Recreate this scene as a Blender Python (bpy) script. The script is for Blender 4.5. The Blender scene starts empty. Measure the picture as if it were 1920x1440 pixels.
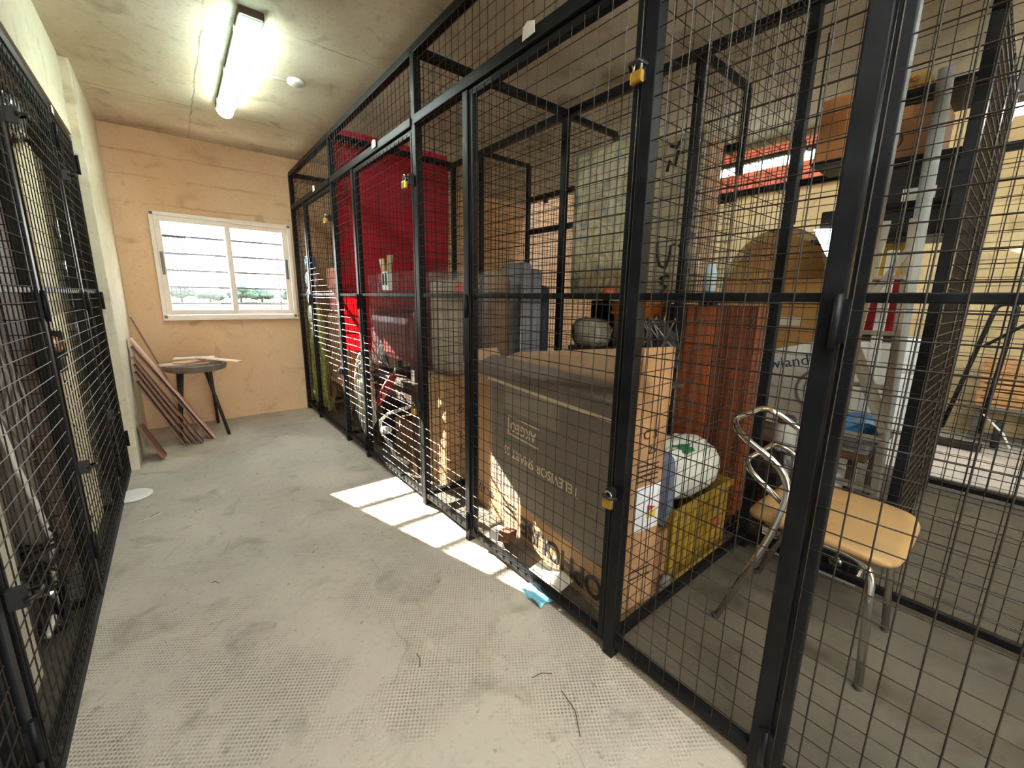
import bpy, bmesh, math, random
from mathutils import Vector, Matrix, noise
random.seed(7)
C = bpy.context.scene.collection
PI = math.pi

def lin(c):
    return tuple((x/12.92 if x <= .04045 else ((x+.055)/1.055)**2.4) for x in c)
def rgb(r, g, b):
    return lin((r/255, g/255, b/255))

# ------------------------------------------------------------------ camera
sc = bpy.context.scene
cam = bpy.data.objects.new('camera', bpy.data.cameras.new('camera'))
C.objects.link(cam)
Rc = ((0.77831, -0.6277, 0.01498), (-0.11505, -0.16603, -0.97939), (0.61725, 0.76054, -0.20144))
M = Matrix(((Rc[0][0], -Rc[1][0], -Rc[2][0], 0), (Rc[0][1], -Rc[1][1], -Rc[2][1], 0),
            (Rc[0][2], -Rc[1][2], -Rc[2][2], 1.25), (0, 0, 0, 1)))
cam.matrix_world = M
cam.data.sensor_fit = 'HORIZONTAL'
cam.data.sensor_width = 36
cam.data.lens = 775.05/1920*36
cam.data.clip_start = .02
sc.camera = cam
# ------------------------------------------------------------------ light and exposure
vs = sc.view_settings
vs.view_transform = 'Standard'
vs.look = 'None'
vs.gamma = 1
vs.use_curve_mapping = False
vs.exposure = 2.3
SUN = Vector((.275, -1, -.466)).normalized()
w = bpy.data.worlds.new('world')
sc.world = w
w.use_nodes = True
nt = w.node_tree
bg = nt.nodes['Background']
# bright hazy sky: white at the horizon, paler blue overhead
tcw = nt.nodes.new('ShaderNodeTexCoord')
sxw = nt.nodes.new('ShaderNodeSeparateXYZ')
nt.links.new(tcw.outputs['Generated'], sxw.inputs[0])
crw = nt.nodes.new('ShaderNodeValToRGB')
crw.color_ramp.elements[0].position = 0.0
crw.color_ramp.elements[0].color = (1.0, .98, .94, 1)
crw.color_ramp.elements[1].position = .9
crw.color_ramp.elements[1].color = (.62, .76, .95, 1)
nt.links.new(sxw.outputs[2], crw.inputs[0])
nt.links.new(crw.outputs[0], bg.inputs['Color'])
SKY = 3.3
bg.inputs['Strength'].default_value = SKY
sd = bpy.data.lights.new('sun', 'SUN')
sd.energy = 19
sd.angle = math.radians(.28)
sd.color = (1, .9, .74)
so = bpy.data.objects.new('sun', sd)
C.objects.link(so)
so.rotation_euler = SUN.to_track_quat('-Z', 'Y').to_euler()
LAMP = 2.6
def portal(name, loc, rot, sx, sy):
    d = bpy.data.lights.new(name, 'AREA')
    d.shape = 'RECTANGLE'
    d.size = sx
    d.size_y = sy
    d.cycles.is_portal = True
    o = bpy.data.objects.new(name, d)
    C.objects.link(o)
    o.location = loc
    o.rotation_euler = rot
portal('window_portal', (.48, 5.14, 1.5), (-PI/2, 0, 0), 1.0, .85)
portal('doorway_portal', (.36, -4.1, 1.25), (PI/2, 0, 0), 1.4, 2.3)
portal('skylight_portal', (4.55, 1.9, 3.85), (0, 0, 0), .5, 6.2)

# ------------------------------------------------------------------ materials
MATS = {}
def mat(name, col, rough=.6, metal=0, amt=.12, scale=6, bump=.0, bscale=60, alpha=1, emit=None, estr=0, trans=0, spec=.5, col2=None, detail=4, stretch=None, thr=(.35, .65)):
    if name in MATS:
        return MATS[name]
    m = bpy.data.materials.new(name)
    m.use_nodes = True
    n = m.node_tree.nodes
    l = m.node_tree.links
    p = n['Principled BSDF']
    p.inputs['Roughness'].default_value = rough
    p.inputs['Metallic'].default_value = metal
    p.inputs['Alpha'].default_value = alpha
    p.inputs['Specular IOR Level'].default_value = spec
    p.inputs['Transmission Weight'].default_value = trans
    tc = n.new('ShaderNodeTexCoord')
    mp = n.new('ShaderNodeMapping')
    l.new(tc.outputs['Object'], mp.inputs['Vector'])
    if stretch:
        mp.inputs['Scale'].default_value = stretch
    nz = n.new('ShaderNodeTexNoise')
    nz.inputs['Scale'].default_value = scale
    nz.inputs['Detail'].default_value = detail
    l.new(mp.outputs[0], nz.inputs['Vector'])
    cr = n.new('ShaderNodeValToRGB')
    cr.color_ramp.elements[0].position = thr[0]
    cr.color_ramp.elements[1].position = thr[1]
    a = tuple(max(0, x*(1-amt)) for x in col)
    b = tuple(min(1, x*(1+amt)) for x in col) if col2 is None else col2
    if col2 is not None:
        a = col
    cr.color_ramp.elements[0].color = (*a, 1)
    cr.color_ramp.elements[1].color = (*b, 1)
    l.new(nz.outputs['Fac'], cr.inputs[0])
    l.new(cr.outputs[0], p.inputs['Base Color'])
    if emit:
        p.inputs['Emission Color'].default_value = (*emit, 1)
        p.inputs['Emission Strength'].default_value = estr
    if bump:
        nb = n.new('ShaderNodeTexNoise')
        nb.inputs['Scale'].default_value = bscale
        nb.inputs['Detail'].default_value = 3
        l.new(mp.outputs[0], nb.inputs['Vector'])
        bp = n.new('ShaderNodeBump')
        bp.inputs['Strength'].default_value = bump
        bp.inputs['Distance'].default_value = .01
        l.new(nb.outputs['Fac'], bp.inputs['Height'])
        l.new(bp.outputs[0], p.inputs['Normal'])
    MATS[name] = m
    return m

class NB:
    """small node helper"""
    def __init__(s, m):
        s.n = m.node_tree.nodes; s.l = m.node_tree.links
    def new(s, t, **k):
        x = s.n.new(t)
        for a, b in k.items():
            if a.startswith('i_'):
                key = a[2:]
                x.inputs[int(key) if key.isdigit() else key.replace('_', ' ')].default_value = b
            else:
                setattr(x, a, b)
        return x
    def math(s, op, a, b=None, c=None):
        x = s.n.new('ShaderNodeMath'); x.operation = op
        for i, v in enumerate((a, b, c)):
            if v is None: continue
            if isinstance(v, (int, float)): x.inputs[i].default_value = v
            else: s.l.new(v, x.inputs[i])
        return x.outputs[0]
    def mix(s, f, a, b):
        x = s.n.new('ShaderNodeMix'); x.data_type = 'RGBA'
        for i, v in ((0, f), (6, a), (7, b)):
            if isinstance(v, (int, float)): x.inputs[i].default_value = v
            elif isinstance(v, tuple): x.inputs[i].default_value = (*v, 1)
            else: s.l.new(v, x.inputs[i])
        return x.outputs[2]
    def ramp(s, f, p0, p1):
        x = s.n.new('ShaderNodeMapRange')
        x.inputs[1].default_value = p0; x.inputs[2].default_value = p1
        s.l.new(f, x.inputs[0])
        return x.outputs[0]

def concrete(name, base, stain, dark, seams=None, tint=None, bumpk=.25, dots=False):
    m = bpy.data.materials.new(name); m.use_nodes = True
    b = NB(m); p = b.n['Principled BSDF']
    p.inputs['Roughness'].default_value = .85
    p.inputs['Specular IOR Level'].default_value = .25
    tc = b.new('ShaderNodeTexCoord')
    v = tc.outputs['Object']
    def noise_(sc_, det=5, dist=0.0, vec=v):
        x = b.new('ShaderNodeTexNoise'); x.inputs['Scale'].default_value = sc_
        x.inputs['Detail'].default_value = det; x.inputs['Distortion'].default_value = dist
        b.l.new(vec, x.inputs['Vector']); return x.outputs['Fac']
    big = noise_(1.3, 6, .4)
    med = noise_(5, 6, .8)
    fin = noise_(40, 4)
    c = b.mix(b.ramp(big, .38, .66), base, stain)
    c = b.mix(b.math('MULTIPLY', b.ramp(med, .56, .72), .45), c, dark)
    c = b.mix(b.math('MULTIPLY', b.ramp(fin, .55, .75), .25), c, dark)
    h = b.math('ADD', b.math('MULTIPLY', med, .5), b.math('MULTIPLY', fin, .15))
    sx = b.new('ShaderNodeSeparateXYZ'); b.l.new(v, sx.inputs[0])
    if seams:
        wob = b.math('MULTIPLY', b.math('SUBTRACT', noise_(9, 4), .5), .035)
        for ax, poss, wdt, st in seams:
            for pos in poss:
                d = b.math('ABSOLUTE', b.math('SUBTRACT', b.math('ADD', sx.outputs[ax], wob), pos))
                f = b.math('MULTIPLY', b.math('SUBTRACT', 1, b.ramp(d, wdt*.3, wdt)), st)
                f = b.math('MULTIPLY', f, b.ramp(noise_(3.1, 3), .35, .6))
                c = b.mix(f, c, dark)
                h = b.math('SUBTRACT', h, b.math('MULTIPLY', f, .6))
    if dots:
        # imprint of a perforated sheet left in the screed, worn away in patches
        k = 2*PI/.0165
        rx = b.math('ADD', b.math('MULTIPLY', sx.outputs[0], .985), b.math('MULTIPLY', sx.outputs[1], .174))
        ry = b.math('SUBTRACT', b.math('MULTIPLY', sx.outputs[1], .985), b.math('MULTIPLY', sx.outputs[0], .174))
        g = b.math('MULTIPLY', b.math('SINE', b.math('MULTIPLY', rx, k)), b.math('SINE', b.math('MULTIPLY', ry, k)))
        msk = b.math('MULTIPLY', b.ramp(noise_(2.1, 4, .3), .44, .54), b.ramp(noise_(14, 3), .3, .5))
        dm = b.math('MULTIPLY', b.ramp(g, .25, .6), msk)
        h = b.math('SUBTRACT', b.math('ADD', h, b.math('MULTIPLY', noise_(75, 4), .22)), b.math('MULTIPLY', dm, .5))
        c = b.mix(b.math('MULTIPLY', dm, .5), c, dark)
        # scratches and trowel marks
        vo = b.new('ShaderNodeTexVoronoi'); vo.feature = 'DISTANCE_TO_EDGE'; vo.inputs['Scale'].default_value = 1.1
        wv = b.new('ShaderNodeMapping'); wv.inputs['Scale'].default_value = (1.6, .7, 1)
        b.l.new(v, wv.inputs[0])
        add = b.new('ShaderNodeVectorMath'); add.operation = 'ADD'
        nzv = b.new('ShaderNodeTexNoise'); nzv.inputs['Scale'].default_value = 3; b.l.new(v, nzv.inputs['Vector'])
        b.l.new(wv.outputs[0], add.inputs[0]); b.l.new(nzv.outputs['Color'], add.inputs[1])
        b.l.new(add.outputs[0], vo.inputs['Vector'])
        cr = b.math('MULTIPLY', b.math('SUBTRACT', 1, b.ramp(vo.outputs['Distance'], .002, .012)), b.ramp(noise_(2.7, 2), .52, .62))
        c = b.mix(b.math('MULTIPLY', cr, .3), c, dark)
        # dark specks of dirt
        sp = b.ramp(noise_(26, 2), .68, .75)
        c = b.mix(b.math('MULTIPLY', sp, .5), c, dark)
    b.l.new(c, p.inputs['Base Color'])
    bp = b.new('ShaderNodeBump'); bp.inputs['Strength'].default_value = bumpk; bp.inputs['Distance'].default_value = .02
    b.l.new(h, bp.inputs['Height']); b.l.new(bp.outputs[0], p.inputs['Normal'])
    MATS[name] = m
    return m

floor_m = concrete('screed_floor', rgb(194, 184, 169), rgb(178, 171, 160), rgb(112, 104, 94), dots=True, bumpk=.75)
ceil_m = concrete('board_marked_ceiling', rgb(214, 204, 182), rgb(190, 174, 148), rgb(116, 96, 74),
                  seams=((0, (.28, 2.72, 3.2, -1.2), .007, .6), (1, (2.75, 4.2, .3, -1.4), .007, .7)))
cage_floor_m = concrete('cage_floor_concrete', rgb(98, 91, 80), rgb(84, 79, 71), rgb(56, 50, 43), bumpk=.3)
far_m = concrete('peach_wall', rgb(218, 186, 150), rgb(208, 170, 130), rgb(156, 114, 78), seams=((2, (2.02, 2.24, 2.43), .012, .45),), bumpk=.2)
pil_m = concrete('cream_wall', rgb(216, 208, 184), rgb(202, 192, 166), rgb(140, 118, 84), bumpk=.15)
back_m = concrete('ochre_wall', rgb(198, 180, 136), rgb(188, 166, 122), rgb(130, 108, 74), seams=((2, (.55, 1.1, 1.65, 2.2), .015, .5),), bumpk=.25)
dark_room_m = concrete('grey_render', rgb(120, 112, 98), rgb(100, 92, 80), rgb(60, 52, 44))

steel = mat('dark_painted_steel', rgb(18, 20, 23), .45, .0, .3, 14, .05, 120, spec=.18)
wire_m = mat('dark_wire', rgb(40, 34, 27), .5, .0, .3, 30, spec=.2)
galv = mat('galvanised', rgb(150, 150, 146), .4, .8, .15, 20)
chrome = mat('chrome', rgb(215, 215, 215), .12, 1, .05, 4)
brass = mat('brass', rgb(200, 160, 70), .3, .85, .15, 20)
blackp = mat('black_plastic', rgb(24, 24, 26), .45, 0, .3, 10)
white_al = mat('white_aluminium', rgb(226, 214, 200), .4, 0, .05, 5)
white_p = mat('white_plastic', rgb(228, 226, 220), .4, 0, .05, 8)
paper = mat('paper', rgb(226, 222, 206), .8, 0, .06, 12)
card = mat('kraft_card', rgb(172, 132, 92), .8, 0, .1, 5, .05, 90)
card_d = mat('kraft_card_dark', rgb(140, 98, 62), .8, 0, .14, 5, .05, 90)
card_l = mat('kraft_card_pale', rgb(186, 152, 118), .8, 0, .08, 5)
print_br = mat('brown_print', rgb(116, 102, 90), .62, 0, .07, 3)
ink = mat('black_ink', rgb(30, 27, 26), .7, 0, .1, 10)
cream_ink = mat('cream_ink', rgb(220, 200, 164), .7, 0, .05, 10)
plank_p = mat('pink_laminate', rgb(206, 162, 146), .5, 0, .12, 4, stretch=(1, 1, 1))
plank_d = mat('brown_laminate', rgb(118, 80, 66), .5, 0, .2, 6)
wood_lt = mat('light_wood', rgb(196, 150, 96), .65, 0, .2, 9, .05, 60)
wood_dk = mat('dark_wood', rgb(62, 42, 30), .6, 0, .3, 7, .05, 60)

def cherry():
    m = bpy.data.materials.new('cherry_veneer'); m.use_nodes = True
    b = NB(m); p = b.n['Principled BSDF']; p.inputs['Roughness'].default_value = .4
    tc = b.new('ShaderNodeTexCoord'); mp = b.new('ShaderNodeMapping'); mp.inputs['Scale'].default_value = (14, 14, .5)
    b.l.new(tc.outputs['Object'], mp.inputs[0])
    nz = b.new('ShaderNodeTexNoise'); nz.inputs['Scale'].default_value = 1.6; nz.inputs['Detail'].default_value = 5
    b.l.new(mp.outputs[0], nz.inputs['Vector'])
    c = b.mix(b.ramp(nz.outputs['Fac'], .36, .64), rgb(92, 40, 20), rgb(164, 84, 38))
    b.l.new(c, p.inputs['Base Color'])
    MATS['cherry'] = m
    return m
cherry_m = cherry()

def film(name, col, alpha, rough=.12):
    m = bpy.data.materials.new(name); m.use_nodes = True
    b = NB(m); p = b.n['Principled BSDF']
    p.inputs['Base Color'].default_value = (*col, 1)
    p.inputs['Roughness'].default_value = rough
    p.inputs['Specular IOR Level'].default_value = .8
    tc = b.new('ShaderNodeTexCoord')
    mp = b.new('ShaderNodeMapping'); mp.inputs['Scale'].default_value = (1, 1, .35); b.l.new(tc.outputs['Object'], mp.inputs[0])
    nz = b.new('ShaderNodeTexNoise'); nz.inputs['Scale'].default_value = 16; nz.inputs['Detail'].default_value = 5; nz.inputs['Distortion'].default_value = 1.5
    b.l.new(mp.outputs[0], nz.inputs['Vector'])
    a = b.math('MULTIPLY', b.ramp(nz.outputs['Fac'], .3, .75), alpha*2)
    b.l.new(a, p.inputs['Alpha'])
    bp = b.new('ShaderNodeBump'); bp.inputs['Strength'].default_value = .9; bp.inputs['Distance'].default_value = .03
    b.l.new(nz.outputs['Fac'], bp.inputs['Height']); b.l.new(bp.outputs[0], p.inputs['Normal'])
    return m
clear_film = film('clear_polythene', rgb(205, 208, 212), .10)

def translucent_cloth(name, col, tcol, k=.5):
    m = bpy.data.materials.new(name); m.use_nodes = True
    b = NB(m); out = b.n['Material Output']; p = b.n['Principled BSDF']
    p.inputs['Base Color'].default_value = (*col, 1); p.inputs['Roughness'].default_value = .8
    t = b.new('ShaderNodeBsdfTranslucent'); t.inputs[0].default_value = (*tcol, 1)
    mx = b.new('ShaderNodeMixShader'); mx.inputs[0].default_value = k
    b.l.new(p.outputs[0], mx.inputs[1]); b.l.new(t.outputs[0], mx.inputs[2]); b.l.new(mx.outputs[0], out.inputs[0])
    MATS[name] = m
    return m
def glass():
    m = bpy.data.materials.new('window_glass'); m.use_nodes = True
    b = NB(m)
    out = b.n['Material Output']
    t = b.new('ShaderNodeBsdfTransparent'); g = b.new('ShaderNodeBsdfGlossy'); g.inputs['Roughness'].default_value = .02
    t.inputs[0].default_value = (.93, .95, .95, 1)
    mx = b.new('ShaderNodeMixShader'); mx.inputs[0].default_value = .015
    b.l.new(t.outputs[0], mx.inputs[1]); b.l.new(g.outputs[0], mx.inputs[2]); b.l.new(mx.outputs[0], out.inputs[0])
    return m
glass_m = glass()

def quilt():
    m = bpy.data.materials.new('quilted_ticking'); m.use_nodes = True
    b = NB(m); p = b.n['Principled BSDF']; p.inputs['Roughness'].default_value = .35
    tc = b.new('ShaderNodeTexCoord')
    n1 = b.new('ShaderNodeTexNoise'); n1.inputs['Scale'].default_value = 7; n1.inputs['Detail'].default_value = 4; n1.inputs['Distortion'].default_value = 2
    b.l.new(tc.outputs['Object'], n1.inputs['Vector'])
    n2 = b.new('ShaderNodeTexNoise'); n2.inputs['Scale'].default_value = 11; n2.inputs['Detail'].default_value = 2
    b.l.new(tc.outputs['Object'], n2.inputs['Vector'])
    c = b.mix(b.ramp(n1.outputs['Fac'], .4, .65), rgb(176, 160, 116), rgb(214, 204, 166))
    c = b.mix(b.math('MULTIPLY', b.ramp(n2.outputs['Fac'], .58, .66), .6), c, rgb(120, 138, 150))
    b.l.new(c, p.inputs['Base Color'])
    bp = b.new('ShaderNodeBump'); bp.inputs['Strength'].default_value = 1; bp.inputs['Distance'].default_value = .03
    b.l.new(n1.outputs['Fac'], bp.inputs['Height']); b.l.new(bp.outputs[0], p.inputs['Normal'])
    return m
quilt_m = quilt()

# ------------------------------------------------------------------ mesh helpers
WL = {}
class MB:
    def __init__(s):
        s.v = []; s.f = []; s.s = []
    def add(s, vs, fs, smooth=False, M=None):
        o = len(s.v)
        for p in vs:
            p = Vector(p)
            s.v.append(M @ p if M else p)
        for f in fs:
            s.f.append(tuple(i+o for i in f)); s.s.append(smooth)
        return s
    def box(s, a, b, M=None):
        x0, y0, z0 = (min(a[i], b[i]) for i in range(3)); x1, y1, z1 = (max(a[i], b[i]) for i in range(3))
        vs = [(x0,y0,z0),(x1,y0,z0),(x1,y1,z0),(x0,y1,z0),(x0,y0,z1),(x1,y0,z1),(x1,y1,z1),(x0,y1,z1)]
        return s.add(vs, [(3,2,1,0),(4,5,6,7),(0,1,5,4),(1,2,6,5),(2,3,7,6),(3,0,4,7)], False, M)
    def bar(s, p, q, wd=.03, d=None, up=(0,0,1)):
        p = Vector(p); q = Vector(q); d = d or wd
        z = (q-p).normalized(); u = Vector(up)
        if abs(z.dot(u)) > .99: u = Vector((0,1,0))
        x = u.cross(z).normalized(); y = z.cross(x)
        M = Matrix((x, y, z)).transposed().to_4x4(); M.translation = p
        L = (q-p).length
        return s.box((-wd/2,-d/2,0),(wd/2,d/2,L), M)
    def tube(s, pts, r, n=8, closed=False, smooth=True, caps=True):
        pts = [Vector(p) for p in pts]; k = len(pts); rings = []
        rr = r if isinstance(r, (list, tuple)) else [r]*k
        up = None
        for i, p in enumerate(pts):
            a = pts[(i-1) % k] if (closed or i > 0) else p
            b = pts[(i+1) % k] if (closed or i < k-1) else p
            t = (b-a)
            if t.length < 1e-9: t = Vector((0,0,1))
            t.normalize()
            if up is None:
                up = Vector((0,0,1)) if abs(t.z) < .9 else Vector((1,0,0))
            x = up.cross(t)
            if x.length < 1e-6: x = Vector((1,0,0)).cross(t)
            x.normalize(); y = t.cross(x); up = y
            rings.append([p + (x*math.cos(2*PI*j/n) + y*math.sin(2*PI*j/n))*rr[i] for j in range(n)])
        vs = [v for rg in rings for v in rg]; fs = []
        for i in range(k if closed else k-1):
            for j in range(n):
                a = i*n+j; b2 = i*n+(j+1) % n; c = ((i+1) % k)*n
                fs.append((a, b2, c+(j+1) % n, c+j))
        s.add(vs, fs, smooth)
        if caps and not closed:
            o = len(s.v)-len(vs)
            s.f.append(tuple(o+j for j in reversed(range(n)))); s.s.append(False)
            s.f.append(tuple(o+(k-1)*n+j for j in range(n))); s.s.append(False)
        return s
    def lathe(s, prof, c, n=24, M=None, smooth=True):
        vs = []; fs = []; k = len(prof)
        for r, z in prof:
            for j in range(n):
                vs.append((r*math.cos(2*PI*j/n), r*math.sin(2*PI*j/n), z))
        for i in range(k-1):
            for j in range(n):
                fs.append((i*n+j, i*n+(j+1) % n, (i+1)*n+(j+1) % n, (i+1)*n+j))
        fs.append(tuple(reversed(range(n)))); fs.append(tuple((k-1)*n+j for j in range(n)))
        T = Matrix.Translation(c)
        return s.add(vs, fs, smooth, T @ M if M else T)
    def prism(s, poly, M, d):
        n = len(poly)
        vs = [(x, y, 0) for x, y in poly]+[(x, y, d) for x, y in poly]
        fs = [tuple(reversed(range(n))), tuple(range(n, 2*n))]+[(i, (i+1) % n, n+(i+1) % n, n+i) for i in range(n)]
        return s.add(vs, fs, False, M)
    def grid(s, fn, nu, nv, smooth=True):
        vs = [fn(i/nu, j/nv) for j in range(nv+1) for i in range(nu+1)]
        fs = [(j*(nu+1)+i, j*(nu+1)+i+1, (j+1)*(nu+1)+i+1, (j+1)*(nu+1)+i) for j in range(nv) for i in range(nu)]
        return s.add(vs, fs, smooth)
    def blob(s, c, r, e=.7, amp=.1, fq=3.0, seed=0, nu=28, nv=18, M=None, fold=0):
        def sg(x, p): return math.copysign(abs(x)**p, x)
        vs = []; fs = []; sv = Vector((seed*7.3, seed*3.1, seed*1.7))
        for j in range(nv+1):
            ph = -PI/2+PI*j/nv
            for i in range(nu):
                th = 2*PI*i/nu
                p = Vector((sg(math.cos(ph), e)*sg(math.cos(th), e), sg(math.cos(ph), e)*sg(math.sin(th), e), sg(math.sin(ph), e)))
                k = 1+amp*noise.fractal(p*fq+sv, 1, 2, 3)
                if fold: k += fold*abs(noise.noise(Vector((p.x*5, p.y*5, p.z*1.5))+sv))
                vs.append((p.x*r[0]*k, p.y*r[1]*k, p.z*r[2]*k))
        for j in range(nv):
            for i in range(nu):
                fs.append((j*nu+i, j*nu+(i+1) % nu, (j+1)*nu+(i+1) % nu, (j+1)*nu+i))
        T = Matrix.Translation(c)
        return s.add(vs, fs, True, T @ M if M else T)
    def build(s, name, m, parent=None, bevel=0, kind=None, solid=0, sub=0):
        me = bpy.data.meshes.new(name)
        off = WL.get(parent, Vector((0,0,0))) if parent else Vector((0,0,0))
        me.from_pydata([v-off for v in s.v], [], s.f)
        me.polygons.foreach_set('use_smooth', s.s)
        bm = bmesh.new(); bm.from_mesh(me)
        bmesh.ops.recalc_face_normals(bm, faces=bm.faces)
        if bevel:
            ed = [e for e in bm.edges if len(e.link_faces) == 2 and e.calc_face_angle(0) > .6]
            bmesh.ops.bevel(bm, geom=ed, offset=bevel, segments=2, affect='EDGES', profile=.6)
        bm.to_mesh(me); bm.free()
        me.materials.append(m)
        o = bpy.data.objects.new(name, me)
        C.objects.link(o)
        if parent: o.parent = parent
        WL[o] = off
        if kind: o['kind'] = kind
        if solid:
            md = o.modifiers.new('thickness', 'SOLIDIFY'); md.thickness = solid; md.offset = 0
        if sub:
            md = o.modifiers.new('smooth', 'SUBSURF'); md.levels = sub; md.render_levels = sub
        return o

def tag(o, label, cat, group=None, kind=None):
    if label: o['label'] = label
    if cat: o['category'] = cat
    if group: o['group'] = group
    if kind: o['kind'] = kind
    return o
def thing(name, label, cat, loc=(0,0,0), group=None):
    o = bpy.data.objects.new(name, None)
    C.objects.link(o); o.location = loc; o.empty_display_size = .1
    WL[o] = Vector(loc)
    return tag(o, label, cat, group)
def single(name, mb, m, label, cat, origin=None, bevel=0, group=None, **k):
    """a thing that is one mesh, with its origin near the thing"""
    if origin is None:
        n = len(mb.v); origin = Vector((sum(v.x for v in mb.v)/n, sum(v.y for v in mb.v)/n, min(v.z for v in mb.v)))
    origin = Vector(origin)
    for i, v in enumerate(mb.v): mb.v[i] = v-origin
    o = mb.build(name, m, None, bevel, **k)
    o.location = origin; WL[o] = origin
    return tag(o, label, cat, group)
def struct(name, mb, m, parent=None, **k):
    o = mb.build(name, m, parent, **k)
    o['kind'] = 'structure'
    return o
def copy_tree(o, loc):
    c = o.copy(); C.objects.link(c); c.location = loc
    for ch in o.children:
        d = ch.copy(); C.objects.link(d); d.parent = c
        for g in ch.children:
            e = g.copy(); C.objects.link(e); e.parent = d
    return c
def Mx(o, x, y, z):
    M = Matrix((Vector(x), Vector(y), Vector(z))).transposed().to_4x4(); M.translation = Vector(o); return M
def rotz(c, a):
    return Matrix.Translation(c) @ Matrix.Rotation(a, 4, 'Z')
def text(body, size, m, parent, o, right, up, ext=.0006, name='lettering', bold=0, label=None):
    cu = bpy.data.curves.new('letters', 'FONT'); cu.body = body; cu.size = size; cu.extrude = ext; cu.resolution_u = 3
    cu.offset = bold; cu.align_x = 'CENTER'; cu.align_y = 'CENTER'
    t = bpy.data.objects.new('letters', cu); C.objects.link(t)
    me = bpy.data.meshes.new_from_object(t.evaluated_get(bpy.context.evaluated_depsgraph_get()))
    bpy.data.objects.remove(t); bpy.data.curves.remove(cu)
    r = Vector(right).normalized(); u = Vector(up).normalized(); n = r.cross(u)
    off = WL[parent]
    me.transform(Matrix.Translation(-off) @ Mx(o, r, u, n))
    me.materials.clear(); me.materials.append(m)
    me.name = name
    ob = bpy.data.objects.new(name, me); C.objects.link(ob); ob.parent = parent; WL[ob] = off
    if label: ob['label'] = label
    return ob
def mesh_panel(mb, o, u, v, lu, lv, pitch=.0535, r=.0017):
    """welded wire grid from corner o along u and v"""
    o = Vector(o); u = Vector(u); v = Vector(v); n = u.cross(v)
    nu = max(1, round(lu/pitch)); nv = max(1, round(lv/pitch))
    for i in range(nu+1):
        a = o+u*(lu*i/nu); mb.tube([a, a+v*lv], r, 4, smooth=False, caps=False)
    for j in range(nv+1):
        a = o+v*(lv*j/nv)+n*(r*1.6); mb.tube([a, a+u*lu], r, 4, smooth=False, caps=False)
    return mb
# ------------------------------------------------------------------ setting
CZ = 2.62
def wall_y(mb, y0, y1, x0, x1, z0, z1, holes=()):
    """a wall slab across x with rectangular openings (x0, x1, z0, z1)"""
    xs = sorted({x0, x1, *[h[0] for h in holes], *[h[1] for h in holes]})
    for a, b in zip(xs, xs[1:]):
        cut = [h for h in holes if h[0] <= a+1e-6 and h[1] >= b-1e-6]
        z = z0
        for h in sorted(cut, key=lambda q: q[2]):
            if h[2] > z: mb.box((a, y0, z), (b, y1, h[2]))
            z = h[3]
        if z < z1: mb.box((a, y0, z), (b, y1, z1))
    return mb
fm = MB(); fm.grid(lambda u, v: (-1.8+8.3*u, -4.6+10.0*v, 0), 8, 10, False); fm.box((-1.8, -4.6, -.2), (6.5, 5.4, -.001))
struct('floor', fm, floor_m)
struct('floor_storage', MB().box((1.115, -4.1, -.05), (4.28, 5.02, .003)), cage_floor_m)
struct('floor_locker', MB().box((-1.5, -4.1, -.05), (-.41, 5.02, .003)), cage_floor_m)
struct('ceiling_upper', MB().box((4.8, -4.3, 3.9), (6.3, 5.2, 4.1)).box((4.3, -4.3, 3.9), (4.8, -1.2, 4.1)), back_m)  # unseen slab over the well, slot kept narrow to cut the skylight
struct('wall_well', MB().box((4.2, -4.3, CZ+.2), (4.3, 5.2, 4.1)), back_m)
struct('ceiling', MB().box((-1.8, -4.6, CZ), (4.3, 5.4, CZ+.22)), ceil_m)
struct('trim_1', MB().box((4.1, -4.6, CZ-.12), (4.3, .34, CZ)), mat('grey_beam', rgb(112, 108, 106), .8))
struct('wall_far', wall_y(MB(), 5.02, 5.2, -1.8, 6.3, 0, 4.0, [(-.06, 1.03, 1.035, 1.945)]), far_m)
struct('wall_near', wall_y(MB(), -4.3, -4.1, -1.8, 6.3, 0, 4.0, [(-.34, 1.06, 0, 2.4)]), back_m)
struct('wall_left', MB().box((-1.8, -4.3, 0), (-1.5, 5.2, CZ)), dark_room_m)
struct('wall_left_end', MB().box((-.42, 3.86, 0), (-.315, 5.02, CZ)), pil_m, bevel=.006)
struct('trim_2', MB().box((-.5, -4.1, 2.19), (-.36, 3.87, CZ)), pil_m)
bk = struct('wall_back', MB().box((6.05, -4.3, 0), (6.3, 5.2, 4.0)), back_m)
mort = mat('mortar', rgb(190, 150, 130), .9)
brick_m = mat('red_brick', rgb(222, 122, 96), .85, 0, .14, 5, .2, 50)
bf = MB().box((6.02, .9, 2.62), (6.06, 3.75, 3.38)).build('brick_panel', mort, bk)
bme = None
for r in range(10):
    for c in range(12):
        y = .96+c*.236+(.118 if r % 2 else 0)
        z = 2.66+r*.072
        if y+.22 > 3.75: continue
        if bme is None:
            b0 = MB().box((-.012, -.11, -.03), (.012, .11, .03)).build('brick', brick_m, bk, bevel=.004)
            bme = b0.data
        else:
            b0 = bpy.data.objects.new('brick', bme); C.objects.link(b0); b0.parent = bk
        b0.location = (6.012+random.uniform(-.003, .003), y+.11, z)

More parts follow.
